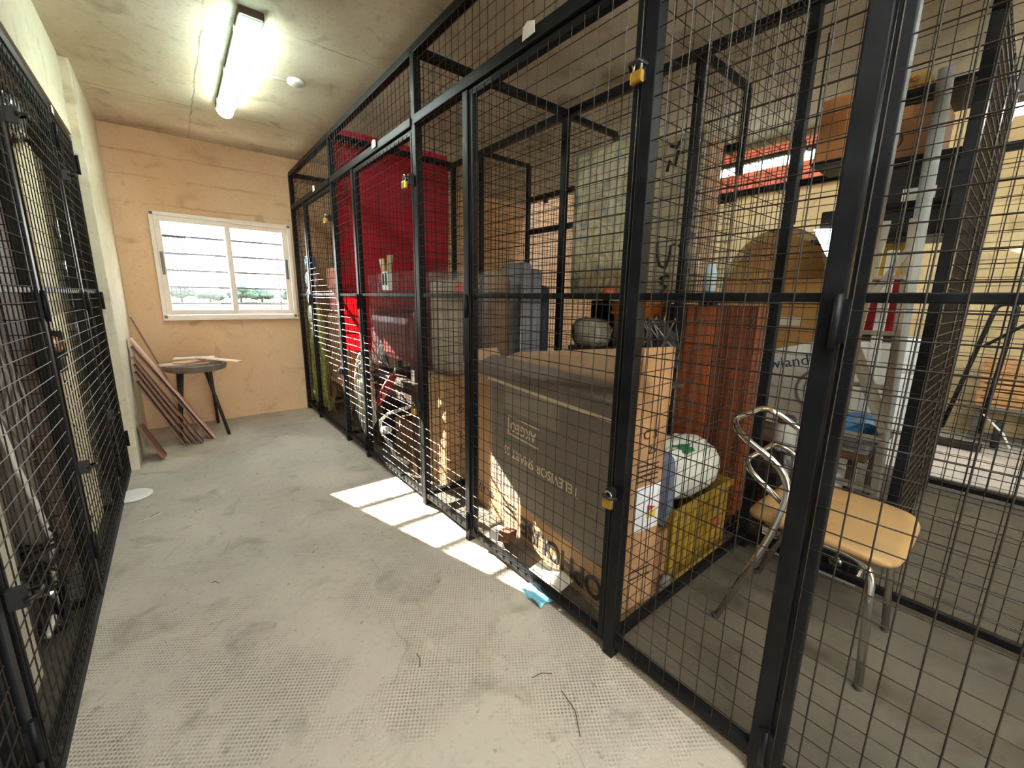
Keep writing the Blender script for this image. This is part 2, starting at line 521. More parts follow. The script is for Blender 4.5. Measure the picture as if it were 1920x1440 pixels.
# sliding window in the far wall
wn = bpy.data.objects.new('window_1', None); C.objects.link(wn); wn.location = (.48, 5.02, 1.0); wn['kind'] = 'structure'; WL[wn] = Vector((.48, 5.02, 1.0))
wx0, wx1, wz0, wz1 = -.078, 1.043, 1.02, 1.962
f = MB()
f.box((wx0, 4.985, wz0), (wx1, 5.1, wz0+.035)).box((wx0, 4.985, wz1-.03), (wx1, 5.1, wz1)).box((wx0, 4.985, wz0+.035), (wx0+.03, 5.1, wz1-.03)).box((wx1-.03, 4.985, wz0+.035), (wx1, 5.1, wz1-.03))
f.build('frame', white_al, wn, bevel=.003)
MB().box((wx0-.01, 4.965, wz0-.012), (wx1+.01, 5.03, wz0)).build('sill', white_al, wn, bevel=.003)
for nm, a, b, y in (('sash', wx0+.03, .515, 5.0), ('sash', .465, wx1-.03, 5.03)):
    s = MB(); z0, z1 = wz0+.037, wz1-.032; t = .045
    s.box((a, y, z0), (b, y+.025, z0+t)).box((a, y, z1-t), (b, y+.025, z1)).box((a, y, z0+t), (a+t, y+.025, z1-t)).box((b-t, y, z0+t), (b, y+.025, z1-t))
    so_ = s.build(nm, white_al, wn, bevel=.003)
    MB().box((a+t, y+.01, z0+t), (b-t, y+.014, z1-t)).build('pane', glass_m, so_)
    hx = a+.012 if a < .2 else b-.034
    MB().box((hx, y-.006, 1.42), (hx+.022, y, 1.62)).build('latch', mat('grey_latch', rgb(96, 92, 86), .4, .3), so_, bevel=.002)
for x, z in ((wx0+.02, wz0+.02), (wx1-.02, wz0+.02), (wx0+.02, wz1-.018), (wx1-.02, wz1-.018)):
    MB().box((x-.012, 4.979, z-.012), (x+.012, 4.986, z+.012)).build('corner_cap', mat('brown_cap', rgb(92, 70, 54), .5), wn, bevel=.002)
# bars and mesh guard outside the window
g = thing('window_grille', 'steel burglar bars with wire mesh along one side and the bottom, outside the window', 'grille', (.48, 5.16, 1.0))
gm = mat('grille_grey', rgb(62, 70, 76), .6, .2)
for k in range(5):
    z = 1.16+k*.155
    MB().tube([(-.055, 5.17, z), (1.025, 5.17, z)], .010, 6).build('bar', gm, g)
MB().tube([(.93, 5.17, 1.04), (.93, 5.17, 1.94)], .005, 6).build('bar', gm, g)
mm = MB()
mesh_panel(mm, (-.05, 5.18, 1.04), (1, 0, 0), (0, 0, 1), 1.07, .2, .032, .0026)
mesh_panel(mm, (-.05, 5.18, 1.24), (1, 0, 0), (0, 0, 1), .22, .56, .032, .003)
mm.build('mesh', gm, g, kind='stuff')
# outdoors
grass = mat('meadow', rgb(50, 60, 32), .9, 0, .3, .05, col2=rgb(80, 76, 26))
single('ground', MB().grid(lambda u, v: (-160+320*u, 6+200*v, -.35), 6, 6, False), grass, None, None, (0, 60, -.35))['kind'] = 'structure'
single('yard', MB().grid(lambda u, v: (-30+60*u, -40+35.5*v, -.02), 6, 6, False), mat('yard_concrete', rgb(190, 186, 178), .9), None, None, (0, -20, -.02))['kind'] = 'structure'
leaf = mat('tree_leaf', rgb(72, 88, 72), .8, 0, .4, 2, .3, 4)
bark = mat('bark', rgb(80, 64, 50), .9)
names = ['tall round tree beyond the meadow, leftmost through the window', 'low broad tree in the tree line, second from the left', 'dark tree in the tree line just left of the window mullion', 'tree behind the window mullion', 'round tree just right of the mullion', 'smallest tree at the right end of the tree line']
for i, lb in enumerate(names):
    x = 1.5+i*5.0; y = (104, 112, 106, 114, 105, 111)[i]; h = (3.4, 3.0, 4.2, 3.6, 3.9, 2.8)[i]
    t = thing('tree', lb, 'tree', (x, y, -.35), 'trees beyond the window')
    MB().tube([(x, y, -.35), (x+.1, y, h*.45)], [.22, .14], 8).build('trunk', bark, t)
    c = MB()
    for k in range(5):
        c.blob((x+(k-2)*.62, y+random.uniform(-.8, .8), h*.5+random.uniform(-.5, .5)-abs(k-2)*.2), (1.35, 1.3, h*.22), .95, .35, 3, i*5+k, 18, 12)
    c.build('crown', leaf, t)
# ------------------------------------------------------------------ lamps
tube_e = mat('lit_tube', (.9, .95, .95), .4, 0, 0, 1, emit=(1, .99, .93), estr=9*LAMP)
cover_m = bpy.data.materials.new('prismatic_cover'); cover_m.use_nodes = True
_b = NB(cover_m); _p = _b.n['Principled BSDF']
_p.inputs['Base Color'].default_value = (*rgb(190, 226, 220), 1); _p.inputs['Roughness'].default_value = .15; _p.inputs['Alpha'].default_value = .55
dim_tube = mat('dim_tube', (.9, .95, .95), .4, 0, 0, 1, emit=(.9, 1, .94), estr=25)
near_tube = mat('strong_tube', (.9, .95, .95), .4, 0, 0, 1, emit=(1, .99, .94), estr=98)  # for tubes out of view, made stronger to lift the aisle's ambient light
def lamp(label, loc, L, axis='y', z=CZ, group='fluorescent battens', rodlen=0, tubes=2, tm=None):
    """weatherproof fluorescent batten hung under z, running along y"""
    x, y = loc
    t = thing('fluorescent_batten', label, 'ceiling light', (x, y, z), group)
    hw = .055
    zz = z-rodlen
    if rodlen:
        for yy in (y-L*.35, y+L*.35):
            MB().tube([(x, yy, zz), (x, yy, z)], .006, 6).build('hanger', galv, t)
    MB().box((x-hw, y-L/2, zz-.035), (x+hw, y+L/2, zz)).build('housing', mat('lamp_housing', rgb(74, 56, 40), .6, 0, .3, 10), t, bevel=.004)
    tr = MB().box((x-hw*.8, y-L/2+.02, zz-.042), (x+hw*.8, y+L/2-.02, zz-.036)).build('reflector', white_p, t)
    for s in ((-.024, .024) if tubes == 2 else (0,)):
        MB().tube([(x+s, y-L/2+.05, zz-.062), (x+s, y+L/2-.05, zz-.062)], .012, 10).build('fluorescent_tube', tm or tube_e, t)
    cv = MB(); n = 14
    def sec(yy, k=1.0):
        return [(x+hw*1.02*k*math.cos(PI+PI*i/n), yy, zz-.036+.058*k*math.sin(PI+PI*i/n)**1 if True else 0) for i in range(n+1)]
    rows = [sec(y-L/2, .8), sec(y-L/2+.02), sec(y+L/2-.02), sec(y+L/2, .8)]
    vs = [p for r in rows for p in r]; fs = []
    for a in range(3):
        for i in range(n):
            fs.append((a*(n+1)+i, a*(n+1)+i+1, (a+1)*(n+1)+i+1, (a+1)*(n+1)+i))
    fs.append(tuple(range(n+1))); fs.append(tuple(3*(n+1)+i for i in reversed(range(n+1))))
    cv.add(vs, fs, False); cv.build('cover', cover_m, t)
    for yy in (y-L*.38, y, y+L*.38):
        for s in (-1, 1):
            MB().box((x+s*hw-.006, yy-.012, zz-.05), (x+s*hw+.006, yy+.012, zz-.02)).build('clip', mat('steel_clip', rgb(190, 190, 186), .35, .7), t)
    return t
lamp('lit fluorescent batten on the aisle ceiling, nearest the far window', (.465, 3.32), 1.36, tm=dim_tube)
lamp('added unseen fluorescent batten over the end of the near cage row', (3.0, -.8), 1.0, tm=mat('cage_fill_tube', (.9, .95, .95), .4, 0, 0, 1, emit=(1, .99, .94), estr=20))  # out of view, added to brighten the rear cages
for yy in (-.6, -3.0):
    lamp('lit fluorescent batten on the aisle ceiling, unseen, behind the camera' if yy < -1 else 'lit fluorescent batten on the aisle ceiling, unseen, overhead by the near cage', (.465, yy), 1.36, tm=near_tube)
lamp('lit fluorescent batten below the red brick panel, beyond the cages', (4.2, 1.72), 1.0, rodlen=.12, tubes=1)
lamp('lit fluorescent batten at the right edge, in front of the pale back wall', (4.2, -.05), 1.0, rodlen=.12, tubes=1)
lamp('lit fluorescent batten over the second aisle, out by the near wall', (3.3, -2.2), 1.36)
jb = thing('junction_box', 'round white junction box with a conduit stub on the ceiling beside the batten', 'junction box', (.79, 3.26, CZ))
MB().lathe([(.045, -.022), (.05, -.018), (.05, 0)], (.79, 3.26, CZ), 20).build('cover', white_p, jb)
MB().tube([(.74, 3.265, CZ-.012), (.52, 3.29, CZ-.012)], .011, 8).build('conduit', white_p, jb)

# ------------------------------------------------------------------ storage cages, right-hand row
FX, BX, HT, HH, MH = 1.09, 2.19, 2.46, 2.115, 1.263
PT, ST = .040, .029
def sticker(parent, y, x=FX-.034, z=HH+.035, s=.06):
    p = MB().prism([(-s*.55, -s*.3), (s*.55, -s*.35), (s*.5, s*.35), (.1*s, s*.5), (-s*.5, s*.3)], Mx((x, y, z), (0, 1, 0), (0, 0, 1), (-1, 0, 0)), .0015)
    o = p.build('paper_tag', paper, parent); o['label'] = 'torn white paper tag stuck on the header rail'
def hinge(parent, p, n=(-1, 0, 0)):
    p = Vector(p); n = Vector(n)
    h = MB().bar(p-Vector((0, 0, .045)), p+Vector((0, 0, .045)), .036, .022, n)
    h.tube([p+n*.016-Vector((0, 0, .055)), p+n*.016+Vector((0, 0, .055))], .008, 8)
    h.build('hinge', steel, parent)
def hasp(parent, p, n=(-1, 0, 0), s=1):
    p = Vector(p); n = Vector(n)
    h = MB().bar(p, p+n*.035, .02, .05, (0, 0, 1))
    h.tube([p+n*.03+Vector((0, s*.02, 0)), p+n*.055+Vector((0, s*.01, .006)), p+n*.055+Vector((0, -s*.02, .006)), p+n*.03+Vector((0, -s*.03, 0))], .005, 6)
    h.build('hasp', blackp, parent)
def door(parent, x, y0, y1, z0, z1, mid, hinge_far=True, nx=-1, hz=(.2, 1.23), hsp=(.6, 1.84), r=.0017):
    """framed mesh door in the plane x, from y0 to y1"""
    d = MB(); s = ST
    d.box((x-s/2, y0, z0), (x+s/2, y0+s, z1)).box((x-s/2, y1-s, z0), (x+s/2, y1, z1))
    d.box((x-s/2, y0+s, z0), (x+s/2, y1-s, z0+s)).box((x-s/2, y0+s, z1-s), (x+s/2, y1-s, z1)).box((x-.012, y0+s, mid-.01), (x+.012, y1-s, mid+.01))
    do = d.build('door', steel, parent, bevel=.003)
    mesh_panel(MB(), (x+nx*.016, y0+s*.3, z0+s*.5), (0, 1, 0), (0, 0, 1), y1-y0-s*.6, z1-z0-s, r=r).build('wire_mesh', wire_m, do, kind='stuff')
    yh = y1+.01 if hinge_far else y0-.01
    yl = y0-.005 if hinge_far else y1+.005
    for z in hz: hinge(do, (x+nx*s*.5, yh, z), (nx, 0, 0))
    for z in hsp: hasp(do, (x+nx*s*.5, yl, z), (nx, 0, 0))
    return do
bays = [('far-end storage cage by the window holding boxes and a green cover', 3.62, 5.0),
        ('storage cage with the dark red sheet hung across it, second from the far wall', 2.16, 3.62),
        ('storage cage holding the big television carton', .755, 2.16),
        ('nearest storage cage holding only the chrome chair', -.65, .755)]
cages = []
for i, (lb, y0, y1) in enumerate(bays):
    c = thing('storage_cage', lb, 'storage cage', ((FX+BX)/2, (y0+y1)/2, 0), 'storage cages of the right-hand row')
    cages.append(c)
    ys = y1-.47
    # posts (the near corner belongs to the next bay)
    MB().box((FX-PT/2, y1-PT/2, 0), (FX+PT/2, y1+PT/2, HT)).build('post', steel, c, bevel=.003)
    MB().box((FX-PT/2, ys-PT, .03), (FX+PT/2, ys, HH)).build('stile', steel, c, bevel=.003)
    MB().box((FX-.02, ys-PT*.8, 0), (FX+.02, ys-.004, .03)).build('foot', steel, c)
    MB().box((BX-PT/2, y1-PT/2, 0), (BX+PT/2, y1+PT/2, HT)).build('post', steel, c, bevel=.003)
    MB().box((FX-.02, y0, HT-.02), (FX+.02, y1, HT+.02)).build('top_rail', steel, c, bevel=.003)
    MB().box((FX-.028, y0+PT/2, HH), (FX+.022, y1-PT/2, HH+.045)).build('header_rail', steel, c, bevel=.004)
    MB().box((FX-.012, ys, MH-.01), (FX+.012, y1-PT/2, MH+.01)).build('mid_rail', steel, c, bevel=.002)
    MB().box((FX-.015, ys, .05), (FX+.015, y1-PT/2, .08)).build('base_rail', steel, c, bevel=.002)
    MB().box((FX, y1-.02, HT-.02), (BX, y1+.02, HT+.02)).build('cross_rail', steel, c, bevel=.003)
    MB().box((FX, y1-.015, .05), (BX, y1+.015, .08)).build('cross_rail', steel, c, bevel=.003)
    MB().box((FX, y1-.01, MH-.01), (BX, y1+.01, MH+.01)).build('cross_rail', steel, c, bevel=.002)
    MB().box((BX-.02, y0, HT-.02), (BX+.02, y1, HT+.02)).build('back_rail', steel, c, bevel=.003)
    MB().box((BX-.015, y0, .05), (BX+.015, y1, .08)).build('back_rail', steel, c, bevel=.003)
    mesh_panel(MB(), (FX-.016, ys, .06), (0, 1, 0), (0, 0, 1), .46, HH-.06).build('strip_mesh', wire_m, c, kind='stuff')
    mesh_panel(MB(), (FX-.012, y0, HH+.03), (0, 1, 0), (0, 0, 1), y1-y0, HT-HH-.03).build('transom_mesh', wire_m, c, kind='stuff')
    mesh_panel(MB(), (FX, y1+.012, .06), (1, 0, 0), (0, 0, 1), BX-FX, HT-.06).build('partition_mesh', wire_m, c, kind='stuff')
    mesh_panel(MB(), (BX+.012, y0, .06), (0, 1, 0), (0, 0, 1), y1-y0, HT-.06).build('back_mesh', wire_m, c, kind='stuff')
    door(c, FX, y0+PT/2+.003, ys-PT-.004, .04, HH-.004, MH, hz=(.12, 1.215), hsp=(.62, 1.86))
    if i != 3: sticker(c, (4.04, 2.66, 1.24)[i])
MB().box((FX-PT/2, -.65-PT/2, 0), (FX+PT/2, -.65+PT/2, HT)).build('post', steel, cages[3], bevel=.003)
def padlock(label, p, s=1.0, open_=False, grp='padlocks on the cage doors'):
    x, y, z = p
    t = thing('padlock', label, 'padlock', p, grp)
    MB().box((x-.009*s, y-.021*s, z-.04*s), (x+.009*s, y+.021*s, z-.004*s)).build('body', brass, t, bevel=.004)
    pts = [(x, y+.014*s*math.cos(a), z+.012*s+.016*s*math.sin(a)) for a in [PI*k/8 for k in range(9)]]
    MB().tube([(x, y+.014*s, z-.006*s)]+pts+[(x, y-.014*s, z-.006*s)], .0035*s, 8).build('shackle', chrome, t)
    return t
padlock('brass padlock high on the door post of the carton cage', (FX-.06, .762, 1.85), .85)
padlock('brass padlock at knee height on the door post of the carton cage', (FX-.06, .765, .62), .85)
padlock('small brass padlock high on the door beside the red sheet', (FX-.07, 2.18, 1.85))
padlock('small brass padlock low on the door of the cage with the red sheet', (FX-.06, 2.18, .62), 1)
padlock('small brass padlock high on the far-end cage door', (FX-.07, 3.64, 1.86))

# back-to-back shallow cages behind, and the far fence of the second aisle
back = [('shallow rear cage behind the television carton, holding the wrapped mattress', 1.24, 2.17),
        ('shallow rear cage beyond the grey wrapped padding, nearest the far wall', 2.17, 3.16)]
RX, RH = 2.73, 2.16
for lb, y0, y1 in back:
    c = thing('rear_cage', lb, 'storage cage', ((BX+RX)/2, (y0+y1)/2, 0), 'shallow rear cages')
    far = y1 > 3
    MB().box((BX-.018, y1-.018, 0), (BX+.018, y1+.018, HT)).build('post', steel, c, bevel=.003)
    MB().box((RX-.018, y1-.018, 0), (RX+.018, y1+.018, HT)).build('post', steel, c, bevel=.003)
    MB().box((BX, y1-.016, HT-.018), (RX, y1+.016, HT+.018)).build('cross_rail', steel, c, bevel=.003)
    MB().box((RX-.018, y0, RH-.02), (RX+.018, y1, RH+.02)).build('header_rail', steel, c, bevel=.003)
    MB().box((RX-.018, y0, 1.85), (RX+.018, y1, 1.89)).build('mid_rail', steel, c, bevel=.003)
    mesh_panel(MB(), (BX, y1+.012, .06), (1, 0, 0), (0, 0, 1), RX-BX, HT-.06).build('partition_mesh', wire_m, c, kind='stuff')
    mesh_panel(MB(), (RX+.012, y0, .06), (0, 1, 0), (0, 0, 1), y1-y0, RH-.06).build('front_mesh', wire_m, c, kind='stuff')
    MB().box((RX-.06, y1-.30, RH-.07), (RX-.03, y1-.27, RH+.01)).build('bracket', steel, c)
c = thing('rear_cage', 'rear cage holding the ladder, white carton and shelf rack', 'storage cage', (3.3, .75, 0), 'shallow rear cages')
MB().box((BX-.018, 1.24-.018, 0), (BX+.018, 1.24+.018, HT)).build('post', steel, c, bevel=.003)
MB().box((BX, 1.24-.016, HT-.018), (RX, 1.24+.016, HT+.018)).build('cross_rail', steel, c, bevel=.003)
MB().box((RX-.018, 1.24-.018, 2.0), (RX+.018, 1.24+.018, HT)).build('hanging_post', steel, c, bevel=.003)
mesh_panel(MB(), (BX, 1.252, .06), (1, 0, 0), (0, 0, 1), RX-BX, HT-.06).build('partition_mesh', wire_m, c, kind='stuff')
for x in (2.73, 3.35, 3.94):
    MB().box((x-.024, .256, 0), (x+.024, .304, HT)).build('post', steel, c, bevel=.003)
for z in (.065, 1.26, HT):
    MB().box((2.73, .266, z-.016), (3.94, .294, z+.016)).build('cross_rail', steel, c, bevel=.003)
mesh_panel(mesh_panel(MB(), (2.73, .298, .06), (1, 0, 0), (0, 0, 1), 1.2, HT-.06, .0535, .0026), (2.73, .262, .085), (1, 0, 0), (0, 0, 1), 1.2, HT-.085, .0535, .0026).build('partition_mesh', wire_m, c, kind='stuff')
c = thing('aisle_fence', 'dark mesh fence with header bar across the second aisle, before the pale back wall', 'fence', (4.0, .8, 0))
MB().box((3.98, -2.2, 2.16), (4.02, 2.3, 2.21)).build('header_rail', steel, c, bevel=.003)
MB().box((3.98, -2.2, .03), (4.02, .26, .07)).build('base_rail', steel, c, bevel=.003)
MB().box((3.98, -2.24, 0), (4.02, -2.2, 2.21)).build('post', steel, c, bevel=.003)
MB().box((3.98, 2.26, 0), (4.02, 2.3, 2.21)).build('post', steel, c, bevel=.003)
MB().box((3.95, 1.33, 1.88), (4.03, 1.4, 2.5)).build('drop_bracket', steel, c, bevel=.003)
mesh_panel(MB(), (4.0, -2.2, .05), (0, 1, 0), (0, 0, 1), 2.46, 2.12, .0535, .0018).build('wire_mesh', wire_m, c, kind='stuff')

# ------------------------------------------------------------------ storage cages, left-hand row
LX, LH = -.385, 2.165
lbays = [('left-hand cage nearest the wall end, with the silver foil inside', 3.24, 3.85, 3.245, 3.835),
         ('left-hand cage with the cream boards standing inside', 2.24, 3.22, 2.30, 3.20),
         ('left-hand cage with the white panel and tangled wires inside', 1.29, 2.24, 1.36, 2.21),
         ('left-hand cage cut off at the bottom left corner', .2, 1.29, .25, 1.25)]
for i, (lb, y0, y1, d0, d1) in enumerate(lbays):
    c = thing('storage_cage', lb, 'storage cage', (-.9, (y0+y1)/2, 0), 'storage cages of the left-hand row')
    MB().box((LX-.02, y1-.018, 0), (LX+.02, y1+.018, LH)).build('post', steel, c, bevel=.003)
    MB().box((LX-.02, y0, LH-.03), (LX+.02, y1, LH+.01)).build('header_rail', steel, c, bevel=.003)
    MB().box((LX-.02, y0, .0), (LX+.02, y1, .03)).build('base_rail', steel, c, bevel=.003)
    MB().box((LX-.02, y1-.03, .0), (-1.48, y1-.01, .035)).build('cross_rail', steel, c, bevel=.003)
    mesh_panel(MB(), (LX-.02, y1-.005, .03), (-1, 0, 0), (0, 0, 1), 1.08, LH-.03).build('partition_mesh', wire_m, c, kind='stuff')
    door(c, LX, d0, d1, .035, LH-.035, 1.255, True, 1, hz=(.25, 1.2, 2.02), hsp=(.56, 1.84))
    if i == 0:
        sticker(c, 3.3, LX+.024, LH-.01, .05)
    if i == 2:
        sticker(c, 2.1, LX+.024, LH-.01, .06)
# ------------------------------------------------------------------ by the far wall: tray table and laminate planks
dkm = mat('dark_leg', rgb(48, 42, 38), .5, .3)
tray_m = mat('tin_tray', rgb(142, 134, 124), .45, .5, .2, 8)
tx, ty, tz = .1, 4.62, .585
t = thing('tray_table', 'round metal tray table on splayed dark legs under the window', 'table', (tx, ty, 0))
MB().lathe([(.20, 0), (.225, .012), (.235, .055), (.238, .058), (.232, .06), (.222, .022), (.2, .012), (.001, .012)], (tx, ty, tz), 32).build('tray', tray_m, t)
for a, b in (((.06, -.10), (.17, -.2)), ((.10, .02), (.12, .27)), ((-.13, .0), (-.17, -.03)), ((-.1, .1), (-.17, .2))):
    MB().tube([(tx+a[0], ty+a[1], tz+.01), (tx+b[0], ty+b[1], .0)], .013, 8).build('leg', dkm, t)
cut_m = mat('pale_offcut', rgb(214, 186, 158), .6, 0, .1, 5)
def slab(o, L, W, T, yaw, pitch=0, roll=0):
    M = Matrix.Translation(o) @ Matrix.Rotation(yaw, 4, 'Z') @ Matrix.Rotation(pitch, 4, 'Y') @ Matrix.Rotation(roll, 4, 'X')
    return MB().box((-L/2, -W/2, 0), (L/2, W/2, T), M)
for i, (o, L, W, yaw, pit, lb, m) in enumerate([
    ((.02, 4.60, tz+.062), .34, .12, .1, 0, 'pale laminate offcut lying flat across the tray, lowest of the pile', cut_m),
    ((.12, 4.66, tz+.072), .36, .11, .45, 0, 'pale laminate offcut laid slantwise on the tray pile', cut_m),
    ((.06, 4.54, tz+.083), .24, .1, .9, 0, 'short pale offcut turned across the pile on the tray', mat('tan_offcut', rgb(184, 138, 104), .6)),
    ((.1, 4.72, tz+.094), .3, .09, -.15, 0, 'white-edged offcut on top of the tray pile', paper),
    ((.27, 4.56, tz+.084), .34, .09, -.5, .12, 'long pale offcut sticking out over the right rim of the tray', cut_m)]):
    single('laminate_offcut', slab(o, L, W, .009, yaw, pit), m, lb, 'board', group='offcuts on the tray table')
for i, (y, top, base, W, lb, m) in enumerate([
    (4.74, (-.305, 1.05), (.05, 0), .03, 'thin dark strip leaning highest against the wall end, beside the window wall', plank_d),
    (4.40, (-.305, .90), (.16, 0), .12, 'wide pink laminate plank on the front of the leaning stack', plank_p),
    (4.42, (-.307, .83), (.13, 0), .13, 'brown laminate plank second in the leaning stack, right behind the pink one', plank_d),
    (4.30, (-.306, .76), (.07, 0), .10, 'dark-edged laminate plank third in the leaning stack', plank_d),
    (4.31, (-.306, .70), (.03, 0), .10, 'brown laminate plank fourth in the leaning stack', plank_d),
    (4.32, (-.307, .64), (-.01, 0), .11, 'brown laminate plank fifth in the leaning stack', plank_d),
    (4.33, (-.307, .56), (-.05, 0), .11, 'shortest brown laminate plank at the back of the leaning stack', plank_d)]):
    a = Vector((base[0], y, .004)); b = Vector((top[0]+.012, y+.08, top[1]))
    single('laminate_plank', MB().bar(a, b, W, .010, (1, 0, .6)), m, lb, 'board', origin=(base[0], y, 0), group='laminate planks leaning by the wall')
single('square_tile', MB().bar((-.18, 4.06, .004), (-.297, 4.12, .27), .2, .012, (1, 0, .5)), plank_d, 'square brown board standing on edge against the wall end, in front of the planks', 'board')
single('plastic_lid', MB().lathe([(.085, .001), (.096, .005), (.098, .014), (.086, .017), (.06, .015), (.001, .015)], (-.33, 3.34, .0), 28), white_p, 'round white plastic lid lying on the floor by the left cages', 'lid')
for i, (x, y, L, a, lb, m) in enumerate([
    (-.29, 2.92, .12, .3, 'thin white splinter on the floor near the lid', paper), (-.24, 2.95, .06, .6, 'short dark twig on the floor beside the white splinter', dkm),
    (.02, 2.05, .04, 2.2, 'dark chip on the left half of the floor', dkm), (.52, 1.12, .06, 1.1, 'curled dark shaving on the floor before the carton cage', dkm),
    (.72, 1.0, .05, .3, 'pale leaf scrap on the floor before the carton cage', wood_lt), (.86, .82, .07, 2.5, 'thin dark straw on the floor by the nearest post', dkm),
    (.78, .62, .15, .95, 'long thin dark straw at the bottom of the floor', dkm)]):
    mb = MB().tube([(x, y, .004), (x+L*.5*math.cos(a), y+L*.5*math.sin(a), .008), (x+L*math.cos(a+.2), y+L*math.sin(a+.2), .004)], .0013, 5)
    single('floor_litter', mb, m, lb, 'litter', group='litter on the floor')

# ------------------------------------------------------------------ far-end cage
green_m = mat('green_fleece', rgb(176, 190, 108), .95, 0, .2, 14, .6, 60)
gc = MB()
def gfn(u, v):
    y = 4.97-.40*u; z = 1.1*(1-v)+.05
    return (1.165+.03*math.sin(u*16+v*2)+.025*noise.noise(Vector((u*4, v*7, 1)))+.05*v*u, y, z-.02*math.sin(u*9))
gc.grid(gfn, 26, 34)
single('green_cover', gc, green_m, 'yellow-green fleecy cover hanging in the corner by the window', 'cover', (1.18, 4.8, .05), solid=.03)
wb = MB()
for k, (z, rx, rz) in enumerate(((1.07, .07, .11), (1.25, .075, .10), (1.42, .08, .09))):
    wb.blob((1.17, 4.82, z), (.05, rx*1.5, rz), .8, .15, 3, k)
single('paper_bundle', wb, mat('bluish_white_paper', rgb(206, 214, 226), .7), 'column of crumpled white bundles above the green cover', 'bundle', (1.2, 4.86, 1.0))
single('blue_bottle', MB().lathe([(.03, 0), (.055, .02), (.055, .12), (.03, .16), (.03, .18), (.016, .2), (.016, .24)], (1.17, 4.82, 1.5), 16), mat('blue_bottle', rgb(70, 150, 206), .3), 'blue and white bottle on top of the crumpled bundles', 'bottle')
def carton(name, label, c, sx, sy, sz, yaw, m, tape=None, group=None, bev=.006):
    t = thing(name, label, 'box', c, group)
    M = rotz(c, yaw)
    MB().box((-sx/2, -sy/2, 0), (sx/2, sy/2, sz), M).build('body', m, t, bevel=bev)
    tp = MB().box((-sx/2-.0015, -.025, sz*.75), (sx/2+.0015, .025, sz+.0015), M)
    tp.build('tape', tape or mat('brown_tape', rgb(160, 112, 66), .35), t)
    MB().box((-.003, -sy/2+.01, sz-.001), (.003, sy/2-.01, sz+.002), M).build('flap_seam', ink, t)
    return t
pink_b = mat('pinkish_box', rgb(206, 130, 112), .75, 0, .1, 6)
carton('cardboard_box', 'large brown carton in the far-end cage under the pink boxes', (1.48, 4.35, .42), .5, .72, .66, 0, card)
wf = thing('wooden_stool', 'wooden stool with curved legs under the large carton, far-end cage', 'stool', (1.48, 4.35, 0))
MB().box((1.22, 4.02, .38), (1.74, 4.68, .418)).build('seat', wood_lt, wf, bevel=.006)
for sx in (1.26, 1.70):
    for sy in (4.06, 4.64):
        MB().tube([(sx, sy, .385), (sx+.02, sy, .25), (sx-.02, sy, .1), (sx, sy, 0)], .022, 8).build('leg', wood_lt, wf)
single('dark_bag', MB().blob((1.46, 3.85, .16), (.2, .12, .15), .7, .12, 2, 4), mat('aubergine_cloth', rgb(52, 34, 40), .9), 'dark bag slumped on the floor of the far-end cage', 'bag')
carton('cardboard_box', 'lower pink box on the large brown carton', (1.46, 4.45, 1.085), .34, .4, .24, 0, pink_b)
carton('cardboard_box', 'upper pink box on the stack in the far-end cage', (1.44, 4.52, 1.33), .3, .3, .2, .1, pink_b)
carton('cardboard_box', 'narrow rose box beside the pink ones, far-end cage', (1.5, 4.12, 1.085), .3, .22, .36, 0, mat('rose_box', rgb(178, 92, 84), .75))
cp = thing('baseball_cap', 'crimson cap on top of the pink boxes', 'cap', (1.44, 4.5, 1.535))
MB().blob((1.44, 4.52, 1.59), (.11, .13, .07), .9, .04, 2, 3).build('crown', mat('crimson_cloth', rgb(176, 34, 58), .85), cp)
MB().lathe([(.001, 0), (.085, 0), (.09, .006), (.001, .008)], (1.39, 4.4, 1.555), 20).build('peak', MATS['crimson_cloth'], cp)
single('dark_hat', MB().blob((1.5, 4.22, 1.52), (.1, .13, .07), .85, .1, 2, 8), blackp, 'black hat on the narrow rose box', 'hat')

# ------------------------------------------------------------------ the red sheet
red_m = translucent_cloth('red_sheet', rgb(176, 26, 50), rgb(226, 14, 22), .2)
sh = MB()
def sfn(u, v):
    x = 1.13+1.03*u; z = 2.545-1.75*v
    k = max(0, v-.35)
    return (x, 3.665+.006*math.sin(u*21)*(1+v)+.03*k*(1+math.sin(u*13+v*3))+.03*k*noise.noise(Vector((u*6, v*8, 0))), z-.03*v*math.sin(u*9))
sh.grid(sfn, 60, 40)
single('red_sheet', sh, red_m, 'dark red fabric sheet hung across the cage partition, sunlit along its lower edge', 'sheet', (1.64, 3.665, .8))
